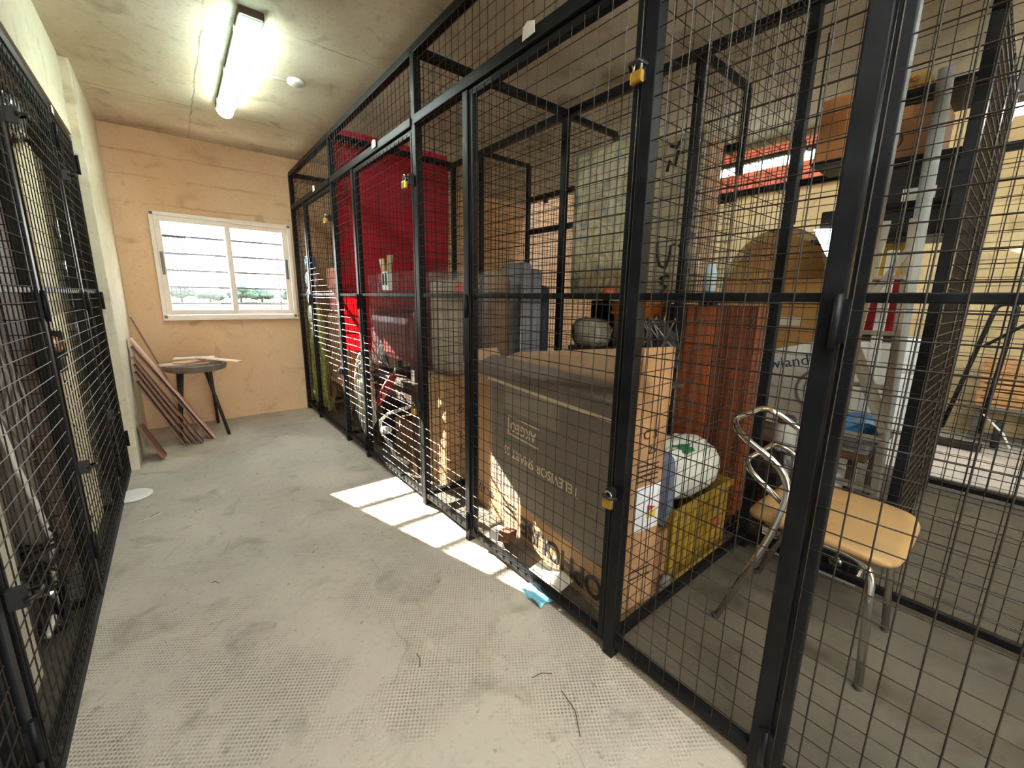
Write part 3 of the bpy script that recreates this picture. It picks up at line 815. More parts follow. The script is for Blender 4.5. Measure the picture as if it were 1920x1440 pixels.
# ------------------------------------------------------------------ second cage
maroon = mat('maroon_leather', rgb(110, 34, 36), .4, 0, .15, 5, .15, 40)
ch = thing('armchair', 'maroon upholstered armchair wrapped in clear polythene', 'chair', (1.55, 2.85, .62))
MB().box((1.22, 2.62, .80), (1.8, 3.34, 1.12)).build('seat', maroon, ch, bevel=.05)
MB().box((1.68, 2.64, 1.1), (1.84, 3.32, 1.33)).build('backrest', maroon, ch, bevel=.05)
for y in (2.58, 3.30):
    MB().box((1.26, y, .8), (1.82, y+.08, 1.16)).build('armrest', maroon, ch, bevel=.035)
for x in (1.3, 1.72):
    for y in (2.68, 3.28):
        MB().box((x-.03, y-.03, .66), (x+.03, y+.03, .8)).build('leg', wood_dk, ch, bevel=.006)
wr = MB()
def wfn(u, v):
    a = 2*PI*u
    ex = .35+.02*noise.noise(Vector((u*9, v*6, 2))); ey = .44+.025*noise.noise(Vector((u*9, v*6, 5)))
    sg = lambda q: math.copysign(abs(q)**.4, q)
    taper = 1-.05*v
    return (1.53+ex*sg(math.cos(a))*taper, 2.98+ey*sg(math.sin(a))*taper, .74+.68*v+.02*noise.noise(Vector((u*12, 0, 3)))*v)
wr.grid(wfn, 60, 14); wr.build('polythene_wrap', clear_film, ch)
tb = thing('dark_table', 'dark wooden side table standing under the wrapped armchair', 'table', (1.57, 2.85, 0))
MB().box((1.22, 2.58, .61), (1.88, 3.36, .66)).build('tabletop', wood_dk, tb, bevel=.006)
for x in (1.26, 1.84):
    for y in (2.62, 3.32):
        MB().box((x-.025, y-.025, 0), (x+.025, y+.025, .61)).build('leg', wood_dk, tb, bevel=.004)
MB().box((1.25, 2.6, .5), (1.85, 3.34, .61)).build('apron', wood_dk, tb)
tongs = thing('white_clamp', 'white two-pronged plastic clamp tied to the mesh above the wrapped armchair', 'clamp', (1.15, 2.78, 1.29))
MB().box((1.135, 2.72, 1.29), (1.165, 2.84, 1.42)).build('body', white_p, tongs, bevel=.01)
for s, h in ((-1, .12), (1, .1)):
    MB().tube([(1.15, 2.78+s*.04, 1.40), (1.15, 2.78+s*.05, 1.44), (1.15, 2.78+s*.07, 1.40+h)], [.016, .018, .02], 8).build('prong', mat('cream_plastic', rgb(220, 206, 160), .5), tongs)
for s in (-1, 1):
    MB().box((1.13, 2.775+s*.022-.006, 1.33), (1.136, 2.775+s*.022+.006, 1.40)).build('slot', ink, tongs)
rope_m = mat('white_rope', rgb(216, 214, 200), .85, 0, .1, 40, .4, 200)
rp = MB(); random.seed(3)
for k in range(7):
    pts = []
    y0 = 3.38+.03*k; zc = .44+.02*random.uniform(-1, 1); hh = .3+.05*random.uniform(-1, 1)
    for i in range(25):
        a = 2*PI*i/24
        pts.append((1.17+.025*math.sin(a*2+k)+.006*k, y0+.14*math.cos(a)+.02*math.sin(a*3+k), zc+hh*math.sin(a)+.03*math.sin(a*5+k*2)))
    rp.tube(pts, .011, 6)
pts = [(1.19+.03*math.sin(i*1.7), 3.36+.13*math.sin(i*2.3), .76-.012*i) for i in range(26)]
rp.tube(pts, .012, 6)
single('rope_coil', rp, rope_m, 'tangled coil of white rope hanging low behind the mesh strip, below the red sheet', 'rope', (1.19, 3.4, .1))
cvr = MB().blob((1.36, 3.49, .10), (.12, .09, .095), .7, .2, 3, 6)
single('dark_cloth', cvr, mat('blue_black_cloth', rgb(44, 46, 60), .9), 'dark crumpled cloth on the floor below the white rope', 'cloth')
rd = thing('red_umbrella', 'folded red umbrella slanting behind the low padlock, under the armchair', 'umbrella', (1.15, 2.9, .4))
MB().tube([(1.15, 3.06, .44), (1.155, 2.92, .57), (1.16, 2.77, .70)], [.016, .035, .025], 10).build('canopy', mat('red_nylon', rgb(170, 30, 36), .5), rd)
MB().tube([(1.16, 2.77, .70), (1.16, 2.70, .78)], .008, 6).build('shaft', galv, rd)
wc = thing('white_hose', 'white looped hose in front of the dark table in the second cage', 'hose', (1.22, 2.9, 0))
MB().tube([(1.2, 2.62, .50), (1.21, 2.85, .42), (1.22, 3.05, .35), (1.2, 3.16, .27), (1.2, 3.14, .17), (1.22, 3.02, .1), (1.2, 2.9, .05), (1.24, 2.75, .03)], .013, 8).build('tube', white_p, wc)
MB().tube([(1.2, 3.1, .21), (1.19, 2.98, .24)], .03, 8).build('nozzle', white_p, wc)
single('slat_crate', MB().box((1.3, 2.65, .0), (1.8, 3.1, .03)).box((1.3, 2.65, .03), (1.33, 3.1, .3)).box((1.77, 2.65, .03), (1.8, 3.1, .3)).box((1.33, 2.65, .03), (1.77, 2.68, .3)).box((1.33, 3.07, .03), (1.77, 3.1, .3)), card_d, 'low open brown box on the floor under the dark table', 'box', bevel=.004)
single('wood_strip', MB().bar((1.2, 2.55, .02), (1.28, 2.72, .16), .03, .008), wood_lt, 'pale wooden strip leaning on the floor in the second cage', 'board')

# ------------------------------------------------------------------ television carton cage
TV0 = Vector((1.20, .80, 0)); TV1 = Vector((1.365, 2.02, 0))
d = (TV1-TV0).normalized(); nrm = Vector((d.y, -d.x, 0)).normalized()   # away from the aisle
L = (TV1-TV0).length; TH = .88; TD = .175
tv = thing('television_carton', 'large upside-down television carton with dark brown print and open top flaps', 'box', (TV0+TV1)/2+nrm*TD/2)
def P(a, b, z): return TV0+d*a+nrm*b+Vector((0, 0, z))
FM = Mx(P(0, 0, 0), d, nrm, (0, 0, 1))
w_ = .006
body = MB()
body.box((0, 0, 0), (L, w_, TH), FM).box((0, TD-w_, 0), (L, TD, TH), FM).box((0, w_, 0), (w_, TD-w_, TH), FM).box((L-w_, w_, 0), (L, TD-w_, TH), FM).box((w_, w_, 0), (L-w_, TD-w_, w_), FM)
body.build('body', card, tv)
MB().box((.03, w_, .78), (L-.03, TD-w_-.01, .83), FM).build('foam_insert', mat('white_foam', rgb(232, 232, 226), .8), tv)
# printed panel on the aisle face, with a kraft band at the bottom and the far end
def quad(mb, pts):
    return mb.add(pts, [(0, 1, 2, 3)])
pr = MB().box((.012, -.0015, .20), (1.03, .001, TH-.075), FM); pr.build('printed_panel', print_br, tv)
MB().box((.005, -.0015, TH-.06), (L-.01, .001, TH), FM).build('printed_panel', print_br, tv)
MB().box((.004, -.0018, TH-.075), (1.08, .0015, TH-.06), FM).build('cream_line', cream_ink, tv)
MB().box((.004, -.0018, .20), (.014, .0015, TH-.07), FM).build('cream_line', cream_ink, tv)
MB().box((.42, -.0022, TH-.2), (.9, -.0014, TH-.076), FM).build('faded_patch', mat('brown_print_faded', rgb(138, 124, 112), .6), tv)
rt = d; upv = Vector((0, 0, -1))        # upside down, read from the aisle
text('TELEVISOR SMART 55', .066, cream_ink, tv, P(.58, -.003, .455), rt, upv, name='lettering', label='cream lettering printed upside down')
text('AKGEO', .07, cream_ink, tv, P(.71, -.003, .60), rt, upv, name='logo', bold=.001, label='cream upside-down logo in an outline box')
lo = MB()
for a, b, z0, z1 in ((.57, .85, .645, .651), (.57, .85, .549, .555), (.844, .85, .549, .651)):
    lo.box((a, -.003, z0), (b, -.0015, z1), FM)
lo.build('logo_outline', cream_ink, tv)
text('TOPHOUSE', .135, ink, tv, P(.36, -.003, .095), rt, upv, name='lettering', bold=.003, label='tall black lettering upside down along the bottom band')
text('4K AV', .07, ink, tv, P(1.10, -.003, .12), rt, upv, name='lettering')
for k in range(3):
    MB().box((.76, -.003, .145-.03*k), (.90, -.0015, .157-.03*k), FM).build('printed_line', ink, tv)
# flaps
fl = MB(); quad(fl, [P(0, 0, TH), P(L*.98, 0, TH), P(L*.94, .075, TH+.05), P(.02, .06, TH+.055)]); fl.build('flap', print_br, tv, solid=.005)['label'] = 'printed front flap folded in'
fl = MB(); fl.grid(lambda u, v: tuple(P(L*u*(1-.1*v)+.02*v, TD+.02*v+.03*u*v, TH+.2*v*(1-.75*u)+.01)), 8, 4); fl.build('flap', card_l, tv, solid=.005)['label'] = 'pale back flap standing up'
fl = MB(); quad(fl, [P(0, 0, TH), P(0, TD, TH), P(-.005, TD-.005, TH+.21), P(-.005, .012, TH+.215)]); fl.build('flap', card, tv, solid=.005)['label'] = 'end flap standing upright'
fl = MB(); quad(fl, [P(L, 0, TH), P(L, TD, TH), P(L+.06, TD, TH+.07), P(L+.06, .01, TH+.07)]); fl.build('flap', card_l, tv, solid=.005)
sc_ = MB()
for k in range(4):
    sc_.bar(P(.10+.025*k, TD+.012, TH+.10), P(.14+.02*k, TD+.014, TH+.15), .004, .003)
sc_.build('marker_scribble', cream_ink, tv)
# the narrow end face: label and print
EM = Mx(P(0, 0, 0), nrm, (0, 0, 1), -d)
MB().box((.035, .40, 0), (TD-.01, .58, .002), EM).build('energy_label', mat('label_white', rgb(226, 228, 232), .6), tv)
MB().prism([(.10, .47), (.145, .485), (.10, .50)], EM @ Matrix.Translation((0, 0, .002)), .001).build('label_mark', mat('label_red', rgb(196, 60, 40), .6), tv)
MB().prism([(.10, .445), (.15, .445), (.15, .47), (.10, .47)], EM @ Matrix.Translation((0, 0, .002)), .001).build('label_mark', mat('label_yellow', rgb(206, 190, 60), .6), tv)
text('C 3', .05, ink, tv, P(-.003, .085, .78), nrm, (0, 0, 1), name='lettering')
text('25', .045, ink, tv, P(-.003, .10, .72), nrm, (0, 0, 1), name='lettering')
hl = MB()
for z in (.66, .64, .62, .60, .23, .2):
    MB().box((.03, z, 0), (TD-.03, z+.006, .0015), EM).build('printed_line', ink, tv)
# litter along the foot of the carton
t = thing('small_carton', 'small torn white and brown carton caught in the bottom of the carton cage', 'box', (1.2, 1.52, .03))
Mq = rotz((1.19, 1.52, .035), .5) @ Matrix.Rotation(.35, 4, 'Y')
MB().box((-.06, -.05, 0), (.06, .05, .05), Mq).build('body', mat('cocoa_card', rgb(110, 72, 52), .8), t, bevel=.003)
MB().box((-.062, .005, -.001), (.062, .052, .052), Mq).build('label', white_p, t)
single('blue_wrapper', MB().grid(lambda u, v: (1.03+.12*u, 1.06+.13*v, .008+.02*abs(math.sin(u*7+v*5))), 8, 8), mat('light_blue_wrap', rgb(120, 190, 214), .35), 'crumpled light blue wrapper under the fence by the carton', 'wrapper', solid=.002)
single('white_flyer', MB().grid(lambda u, v: (1.13+.09*u, 1.06+.2*v, .03+.02*u+.012*math.sin(v*6)), 6, 8), paper, 'white flyer lying inside the fence at the foot of the carton', 'paper', solid=.0015)

sb = carton('cardboard_box', 'tall brown scribbled carton standing behind the partition, left of the television carton', (1.46, 2.37, 0), .36, .33, .76, 0, card)
hw = MB()
def strokes(mb, O, r, u, paths, wd=.012):
    for pth in paths:
        pts = [Vector(O)+Vector(r)*a+Vector(u)*b for a, b in pth]
        mb.tube(pts, wd/2, 5)
    return mb
strokes(hw, (1.30, 2.204, 0), (1, 0, 0), (0, 0, 1), [[(.04+.05*k+.02*math.sin(k*3), .2+.09*j+.03*math.sin(k*5+j)), (.07+.05*k, .22+.09*j), (.06+.05*k, .17+.09*j), (.09+.05*k, .19+.09*j)] for k in range(5) for j in range(5) if (k+2*j) % 3], .006)
hw.build('marker_writing', ink, sb)
pk = thing('wrapped_chair', 'beige padded chair in clear polythene with a coral label, on the tall scribbled carton', 'chair', (1.44, 2.36, .762))
MB().box((1.32, 2.24, .765), (1.42, 2.50, 1.36)).build('backrest', mat('beige_pad', rgb(160, 142, 122), .7), pk, bevel=.03)
MB().box((1.4, 2.24, .765), (1.60, 2.50, .86)).build('seat', MATS['beige_pad'], pk, bevel=.03)
MB().box((1.36, 2.231, 1.26), (1.43, 2.239, 1.34)).build('label', mat('label_coral', rgb(206, 92, 76), .5), pk)
wr = MB(); wr.grid(lambda u, v: (1.46+(.165+.012*noise.noise(Vector((u*11, v*7, 1))))*math.copysign(abs(math.cos(2*PI*u))**.35, math.cos(2*PI*u)), 2.36+(.155+.012*noise.noise(Vector((u*11, v*7, 6))))*math.copysign(abs(math.sin(2*PI*u))**.35, math.sin(2*PI*u)), .765+.65*v), 48, 10)
wr.build('polythene_wrap', clear_film, pk)
single('padded_roll', MB().lathe([(.08, 0), (.095, .03), (.095, 1.36), (.08, 1.42), (.03, 1.44)], (1.74, 2.33, .0), 20), mat('taupe_pad', rgb(124, 100, 78), .7, 0, .12, 6, .3, 20), 'taupe padded roll standing right of the wrapped chair', 'roll')
single('white_styrofoam_block', MB().box((1.62, 1.55, .0), (1.9, 1.95, .85)), white_p, 'white block box standing behind the television carton', 'box', bevel=.01)
gp = thing('folding_bed', 'grey padded folding bed standing on end behind the carton', 'bed', (1.97, 2.35, .0))
MB().box((1.89, 2.22, .1), (1.97, 2.48, 1.5)).build('mattress', mat('grey_padding', rgb(128, 128, 136), .75, 0, .1, 6), gp, bevel=.03)
MB().box((1.975, 2.21, .1), (2.06, 2.48, 1.46)).build('mattress', MATS['grey_padding'], gp, bevel=.03)
for y in (2.23, 2.47):
    MB().tube([(1.88, y, 0), (1.88, y, 1.46)], .011, 8).build('frame_tube', galv, gp)
nb_ = thing('navy_bag', 'tall navy blue bag upright beside the grey folding bed', 'bag', (2.12, 2.35, .0))
MB().box((2.08, 2.23, .5), (2.165, 2.36, 1.35)).build('body', mat('navy_nylon', rgb(34, 40, 58), .7), nb_, bevel=.04)
MB().box((2.075, 2.23, .0), (2.165, 2.37, .5)).build('base', MATS['navy_nylon'], nb_, bevel=.03)
MB().tube([(2.075, 2.25, 1.1), (2.065, 2.28, 1.2), (2.075, 2.33, 1.3)], .01, 6).build('handle', blackp, nb_)
mt = thing('mattress', 'yellowish quilted mattress stored upright in clear wrap, behind the television carton', 'mattress', (2.3, 1.87, 1.28))
MB().box((2.235, 1.62, 1.28), (2.37, 2.12, 2.22)).build('body', quilt_m, mt, bevel=.035)
MB().box((2.222, 1.605, 1.277), (2.382, 2.135, 2.24)).build('polythene_wrap', clear_film, mt, bevel=.03)
cb = thing('dark_cabinet', 'dark brown low cabinet under the wrapped bundle, behind the carton', 'cabinet', (2.42, 1.78, 0))
MB().box((2.26, 1.46, 0), (2.64, 2.13, .92)).build('body', wood_dk, cb, bevel=.006)
for z0, z1 in ((.04, .44), (.47, .88)):
    dd = MB().box((2.245, 1.48, z0), (2.26, 2.11, z1)).build('drawer', wood_dk, cb, bevel=.004)
    MB().lathe([(.012, 0), (.016, .012), (.001, .016)], (2.245, 1.87, (z0+z1)/2), 12, Matrix.Rotation(-PI/2, 4, 'Y')).build('knob', brass, dd)
single('wrapped_bundle', MB().blob((2.36, 2.0, 1.02), (.11, .14, .10), .75, .15, 4, 3, fold=.15), mat('grey_bundle', rgb(150, 142, 126), .5, 0, .35, 9, .5, 14), 'grey bundle of clothes in a clear bag on the dark cabinet', 'bundle')
single('black_case', MB().box((2.48, 1.9, .925), (2.62, 2.12, 1.25)), blackp, 'black case wedged between the bundle and the mattress', 'case', bevel=.015)
single('support_shelf', MB().box((2.215, 1.60, 1.255), (2.5, 2.14, 1.275)), wood_dk, 'plain dark board carrying the mattress', 'board', bevel=.003)
ob = thing('orange_tub', 'orange plastic tub right of the grey bundle, on the dark cabinet', 'tub', (2.44, 1.66, .922))
MB().lathe([(.10, 0), (.105, .01), (.185, .30), (.2, .31), (.2, .322), (.175, .322), (.1, .02), (.001, .02)], (2.44, 1.66, .922), 24).build('body', mat('orange_plastic', rgb(214, 120, 30), .45), ob)
MB().lathe([(.172, -.006), (.184, -.006), (.19, .012), (.178, .012)], (2.44, 1.66, 1.17), 24).build('rim', MATS['orange_plastic'], ob)
single('orange_bowl', MB().lathe([(.04, 0), (.04, .03), (.02, .05), (.001, .055)], (2.2, 1.74, 1.276), 16), mat('orange_rag', rgb(196, 84, 36), .7), 'small orange-red upturned bowl at the foot of the mattress', 'bowl')
gb = thing('long_carton', 'tall pale carton with black handwritten marks, upright beside the mattress', 'box', (2.5, 1.42, 1.24))
MB().box((2.42, 1.265, 1.24), (2.56, 1.285, 2.15)).build('side', card_l, gb)
MB().box((2.40, 1.29, 1.24), (2.56, 1.61, 2.2)).build('body', mat('pale_card', rgb(178, 166, 138), .8), gb, bevel=.008)
hw = MB()
strokes(hw, (2.398, 1.56, 1.27), (0, -1, 0), (0, 0, 1), [
    [(.02, .34), (.03, .26), (.05, .2), (.09, .18), (.11, .24), (.12, .31), (.15, .32)],
    [(.06, .12), (.1, .14), (.07, .09), (.11, .07), (.08, .03)],
    [(.1, .14), (.13, .12)], [(.05, .74), (.06, .8), (.10, .76), (.11, .84), (.15, .82)], [(.06, .88), (.1, .86), (.13, .9)], [(.17, .3), (.21, .36), (.25, .37)],
    [(.22, .5), (.25, .9)], [(.2, .1), (.24, .16), (.22, .22)]], .02)
hw.build('marker_writing', ink, gb)
strokes(MB(), (2.398, 1.36, 1.6), (0, -1, 0), (0, 0, 1), [[(.01+.05*((q+k) % 2), .07*k+.03*q) for q in range(3)]+[(.03, .07*k+.05)] for k in range(7)], .014).build('marker_writing', ink, gb)
single('carton_plinth', MB().box((2.40, 1.29, .93), (2.62, 1.44, 1.235)), blackp, 'black crate under the tall pale carton', 'crate', bevel=.01)
ycr = mat('ochre_plastic', rgb(150, 120, 36), .5, 0, .15, 6)
yt = thing('yellow_tub', 'ochre yellow plastic tub with ribbed sides, beside the cage partition', 'tub', (1.86, .98, 0))
yb = MB(); yb.box((1.58, .82, .02), (2.10, .835, .36)).box((1.58, 1.12, .02), (2.10, 1.135, .36)).box((1.58, .835, .02), (1.595, 1.12, .36)).box((2.085, .835, .02), (2.10, 1.12, .36)).box((1.58, .82, 0), (2.10, 1.135, .02))
yb.build('body', ycr, yt, bevel=.005)
for k in range(8):
    MB().box((1.61+k*.064, .812, .03), (1.625+k*.064, .82, .33)).build('rib', ycr, yt)
MB().box((1.565, .805, .345), (2.115, .82, .372)).box((1.565, 1.135, .345), (2.115, 1.15, .372)).box((1.565, .82, .345), (1.58, 1.135, .372)).box((2.1, .82, .345), (2.115, 1.135, .372)).build('rim', ycr, yt, bevel=.003)
MB().lathe([(.03, 0), (.03, .002)], (1.98, .812, .18), 16, Matrix.Rotation(PI/2, 4, 'X')).build('sticker', mat('red_sticker', rgb(170, 50, 40), .5), yt)
bw = thing('white_bag', 'stuffed white plastic bag with a green print sitting on the yellow tub', 'bag', (1.84, .98, .34))
MB().blob((1.84, .98, .46), (.25, .155, .13), .8, .12, 2.5, 9, 36, 22, fold=.12).build('body', mat('white_bag', rgb(206, 208, 198), .5, 0, .06, 8, .5, 12), bw)
MB().blob((1.66, .90, .56), (.05, .05, .05), .9, .15, 3, 2).build('knot', MATS['white_bag'], bw)
MB().blob((1.80, .93, .535), (.09, .075, .055), .85, .1, 2.5, 9).build('print', mat('green_print', rgb(48, 120, 84), .5), bw)
single('blue_cloth', MB().blob((1.56, .9, .45), (.045, .07, .17), .7, .15, 3, 12), mat('denim', rgb(92, 102, 124), .9), 'blue cloth stuffed between the carton end and the yellow tub', 'cloth')
single('support_crate', MB().box((1.42, .83, 0), (1.555, 1.1, .29)), card_d, 'small brown box under the blue cloth', 'box', bevel=.006)
wt = MB(); random.seed(11)
for k in range(9):
    b = Vector((1.50+random.uniform(0, .02), .95+random.uniform(-.04, .08), .905))
    wt.tube([b, b+Vector((.02, .02, .12)), b+Vector((random.uniform(-.06, .06), random.uniform(-.06, .06), .28)), b+Vector((.05, -.05, .16))], .005, 5)
single('wire_hangers', wt, galv, 'tangle of wire coat hangers poking up over the carton end', 'hanger', (1.5, .95, .9))
single('black_bundle', MB().blob((1.59, 1.02, 1.03), (.08, .12, .13), .8, .2, 3, 5), mat('black_cloth', rgb(26, 26, 30), .9), 'black cloth bundle behind the carton end flap, under the wire hangers', 'cloth')
single('bundle_stand', MB().box((1.52, 1.18, 0), (1.68, 1.34, .885)).box((1.49, .9, .885), (1.7, 1.34, .9)), wood_dk, 'dark stand behind the carton end carrying the black bundle', 'stand', bevel=.004)
bt = thing('glass_jar', 'pair of small glass jars on the floor beside the yellow tub', 'jar', (1.45, .87, 0))
for x in (1.44, 1.52):
    MB().lathe([(.024, 0), (.027, .01), (.027, .06), (.018, .075), (.018, .09)], (x, .87 if x < 1.5 else .80, 0), 14).build('jar', mat('jar_glass', rgb(200, 206, 206), .1, trans=.6), bt)
# ------------------------------------------------------------------ nearest cage: the chrome chair
seat_m = mat('tan_vinyl', rgb(158, 124, 78), .45, 0, .08, 7, .05, 80)
ch = thing('chrome_chair', 'chrome tube chair with a tan vinyl seat and an empty loop back', 'chair', (1.8, .38, 0))
def fillet(pts, r=.05, n=6):
    out = [Vector(pts[0])]
    for a, b, c in zip(pts, pts[1:], pts[2:]):
        a, b, c = Vector(a), Vector(b), Vector(c)
        u = (a-b).normalized(); v = (c-b).normalized(); k = min(r, (a-b).length*.45, (c-b).length*.45)
        p, q = b+u*k, b+v*k
        for i in range(n+1):
            t = i/n; out.append(p*(1-t)**2+b*2*t*(1-t)+q*t*t)
    out.append(Vector(pts[-1])); return out
st = MB()
def sring(k, z):
    r = []
    for i in range(40):
        a = 2*PI*i/40; e = .32
        x = math.copysign(abs(math.cos(a))**e, math.cos(a)); y = math.copysign(abs(math.sin(a))**e, math.sin(a))
        r.append((1.85+.25*x*k, .345+.225*y*k, z+.018-.012*y*y+.008*x*x))
    return r
rs = [sring(.9, .428), sring(.98, .436), sring(1, .449), sring(.97, .462), sring(.85, .468), sring(.4, .463)]
vs = [p for r in rs for p in r]; fs = []
for j in range(5):
    for i in range(40): fs.append((j*40+i, j*40+(i+1) % 40, (j+1)*40+(i+1) % 40, (j+1)*40+i))
fs += [tuple(reversed(range(40))), tuple(200+i for i in range(40))]
st.add(vs, fs, True).build('seat', seat_m, ch)
for x0, x1 in ((1.62, 1.655), (2.02, 1.985)):
    MB().tube(fillet([(x0, .155, .0), (x1, .185, .438), (x1, .50, .438)], .08), .0125, 10).build('leg', chrome, ch)
up = [(1.565, .60, 0), (1.60, .455, .44), (1.605, .42, .655), (1.60, .665, .80), (2.03, .675, .80), (2.03, .43, .655), (2.02, .465, .44), (2.0, .61, 0)]
MB().tube(fillet(up, .12, 10), .0125, 10).build('back_frame', chrome, ch)
MB().tube(fillet([(1.615, .44, .545), (1.615, .60, .655), (2.015, .605, .655), (2.015, .45, .545)], .1, 10), .0105, 10).build('back_loop', chrome, ch)
for y in (.24, .47):
    MB().tube([(1.645, y, .438), (2.0, y, .438)], .009, 8).build('seat_support', chrome, ch)
MB().tube([(1.612, .455, .43), (1.655, .47, .42)], .008, 6).tube([(2.015, .46, .43), (1.985, .47, .42)], .008, 6).build('bracket', chrome, ch)
for p in ((1.62, .155), (2.02, .155), (1.565, .60), (2.0, .61)):
    MB().lathe([(.0135, 0), (.0135, .016), (.0125, .02)], (*p, 0), 12).build('foot_cap', mat('grey_rubber', rgb(70, 66, 60), .8), ch)

# ------------------------------------------------------------------ rear cage behind it
dv = thing('desktop_radio', 'black and white audio unit lying on the floor behind the chrome chair', 'radio', (2.42, .48, 0))
Mq = rotz((2.36, .50, 0), .03)
MB().box((-.12, -.20, .05), (.12, .2, .13), Mq).build('body', blackp, dv, bevel=.008)
MB().box((-.125, -.2, .0), (.12, .2, .045), Mq).build('base', mat('off_white_plastic', rgb(206, 202, 192), .5), dv, bevel=.004)
MB().box((-.1235, -.05, .085), (-.119, .19, .125), Mq).build('panel', MATS['off_white_plastic'], dv)
text('STVKO', .045, ink, dv, Mq @ Vector((-.125, .06, .105)), Mq.to_3x3() @ Vector((0, -1, 0)), (0, 0, 1), name='lettering')
MB().lathe([(.025, 0), (.025, .012), (.001, .014)], Mq @ Vector((-.12, -.12, .09)), 16, Matrix.Rotation(-PI/2, 4, 'Y')).build('dial', chrome, dv)
cw = thing('cherry_wardrobe', 'tall cherry veneer wardrobe panel standing behind the yellow tub', 'wardrobe', (2.36, 1.06, 0))
MB().box((2.255, .85, .1), (2.45, 1.245, 1.235)).build('body', cherry_m, cw, bevel=.004)
MB().box((2.24, .86, .1), (2.255, 1.045, 1.225)).build('door', cherry_m, cw, bevel=.003)
MB().box((2.24, 1.05, .1), (2.255, 1.235, 1.225)).build('door', cherry_m, cw, bevel=.003)
MB().box((2.27, .87, 0), (2.44, 1.23, .1)).build('plinth', wood_dk, cw)
bo = thing('spray_bottle', 'pale blue plastic bottle with a dark cap on the cherry wardrobe', 'bottle', (2.36, 1.16, 1.236))
MB().lathe([(.03, 0), (.034, .02), (.034, .1), (.02, .15), (.016, .17)], (2.36, 1.16, 1.30), 16).build('body', mat('pale_blue_plastic', rgb(200, 222, 232), .25), bo)
MB().lathe([(.05, 0), (.05, .03), (.036, .064)], (2.36, 1.16, 1.236), 16).build('base', blackp, bo)
lp = thing('white_strip', 'thin white strip standing against the edge of the tall pale carton', 'strip', (2.39, 1.27, 1.24))
MB().box((2.385, 1.255, 1.24), (2.40, 1.263, 1.52)).build('strip', white_p, lp)

# round cardboard-wrapped top
rc = thing('round_board', 'large round-topped board wrapped in brown card with pale taped edges, leaning at the back', 'board', (3.66, 1.3, 0))
pl = []
for i in range(19):
    a = PI*i/18
    pl.append((.40*math.cos(a), 1.33+.48*math.sin(a)))
pl = [(.40, 0)]+pl+[(-.40, 0)]
RM = Mx((3.66, 1.30, .004), (0, -1, 0), Vector((.03, 0, 1)).normalized(), Vector((-1, 0, .03)).normalized())
MB().prism(pl, RM, .035).build('body', mat('ochre_card', rgb(186, 138, 74), .75, 0, .06, 4), rc, bevel=.003)
for i in (0, 4, 8, 12):
    a0 = pl[i+2]; a1 = pl[i+5]
    tpm = MB()
    u = Vector((a1[0]-a0[0], a1[1]-a0[1])); n = Vector((-u.y, u.x)).normalized()*.03
    tpm.add([RM @ Vector((a0[0], a0[1], .0365)), RM @ Vector((a1[0], a1[1], .0365)), RM @ Vector((a1[0]-abs(n.x)*math.copysign(1, a1[0]), a1[1]-.035, .0365)), RM @ Vector((a0[0]-abs(n.x)*math.copysign(1, a0[0]), a0[1]-.035, .0365))], [(0, 1, 2, 3)])
    tpm.build('tape', mat('pale_tape', rgb(204, 184, 128), .5), rc, solid=.001)
MB().box((.08, 1.08, .0355), (.22, 1.14, .037), RM).build('label', paper, rc)
single('glow_triangle', MB().prism([(0, 0), (.11, -.01), (.09, -.17)], Mx((3.15, .93, 1.70), (0, -1, 0), (0, 0, 1), (-1, 0, 0)), .02), mat('glowing_white_plate', (.9, .95, .95), .3, 0, 0, 1, emit=(.92, .98, 1), estr=2.2), 'glowing white triangle made up for a bright spot in front of the round board', 'lamp')  # emissive plate standing in for a bright spot of unclear source
single('speaker_box', MB().box((3.16, .80, 1.642), (3.3, .91, 1.80)), blackp, 'small black box beside the glowing triangle, on the end of the rack', 'speaker', bevel=.01)
wl = thing('white_carton', 'big white carton lettered in blue with a grey ring print, on the brown table', 'box', (3.3, .82, .43))
wm = mat('white_card', rgb(234, 232, 222), .7, 0, .05, 6)
WMx = Mx((3.17, 1.20, .43), Vector((.02, -1, 0)).normalized(), (0, 0, 1), Vector((-1, -.02, 0)).normalized())
MB().prism([(.04, 0), (.74, 0), (.74, .60), (.42, .60), (0, .47), (-.0, .16)], WMx @ Matrix.Translation((0, 0, -.36)), .36).build('body', wm, wl, bevel=.006)
MB().prism([(0, .47), (.42, .60), (.42, .605), (0, .475)], WMx @ Matrix.Translation((0, 0, -.34)), .345).build('edge', mat('green_edge', rgb(96, 132, 96), .6), wl)
text('Newland', .1, mat('navy_ink', rgb(40, 56, 84), .7), wl, WMx @ Vector((.17, .415, .002)), WMx.to_3x3() @ Vector((1, .27, 0)), WMx.to_3x3() @ Vector((-.27, 1, 0)), name='lettering')
rg = MB()
rg.tube([WMx @ Vector((.44+.14*math.cos(2*PI*i/32), .27+.14*math.sin(2*PI*i/32), .0)) for i in range(32)], .009, 5, closed=True)
rg.tube([WMx @ Vector((.44+.10*math.cos(2*PI*i/32), .27+.10*math.sin(2*PI*i/32), .0)) for i in range(32)], .004, 5, closed=True)
rg.build('ring_print', mat('grey_ink', rgb(140, 138, 140), .7), wl)
tb = thing('brown_table', 'low brown board table carrying the white carton', 'table', (3.2, .80, 0))
MB().box((2.86, .44, .39), (3.58, 1.2, .425)).build('tabletop', mat('table_brown', rgb(98, 68, 46), .6, 0, .15, 6), tb, bevel=.004)
for x in (2.92, 3.52):
    for y in (.5, 1.14):
        MB().box((x-.02, y-.02, 0), (x+.02, y+.02, .39)).build('leg', wood_dk, tb)
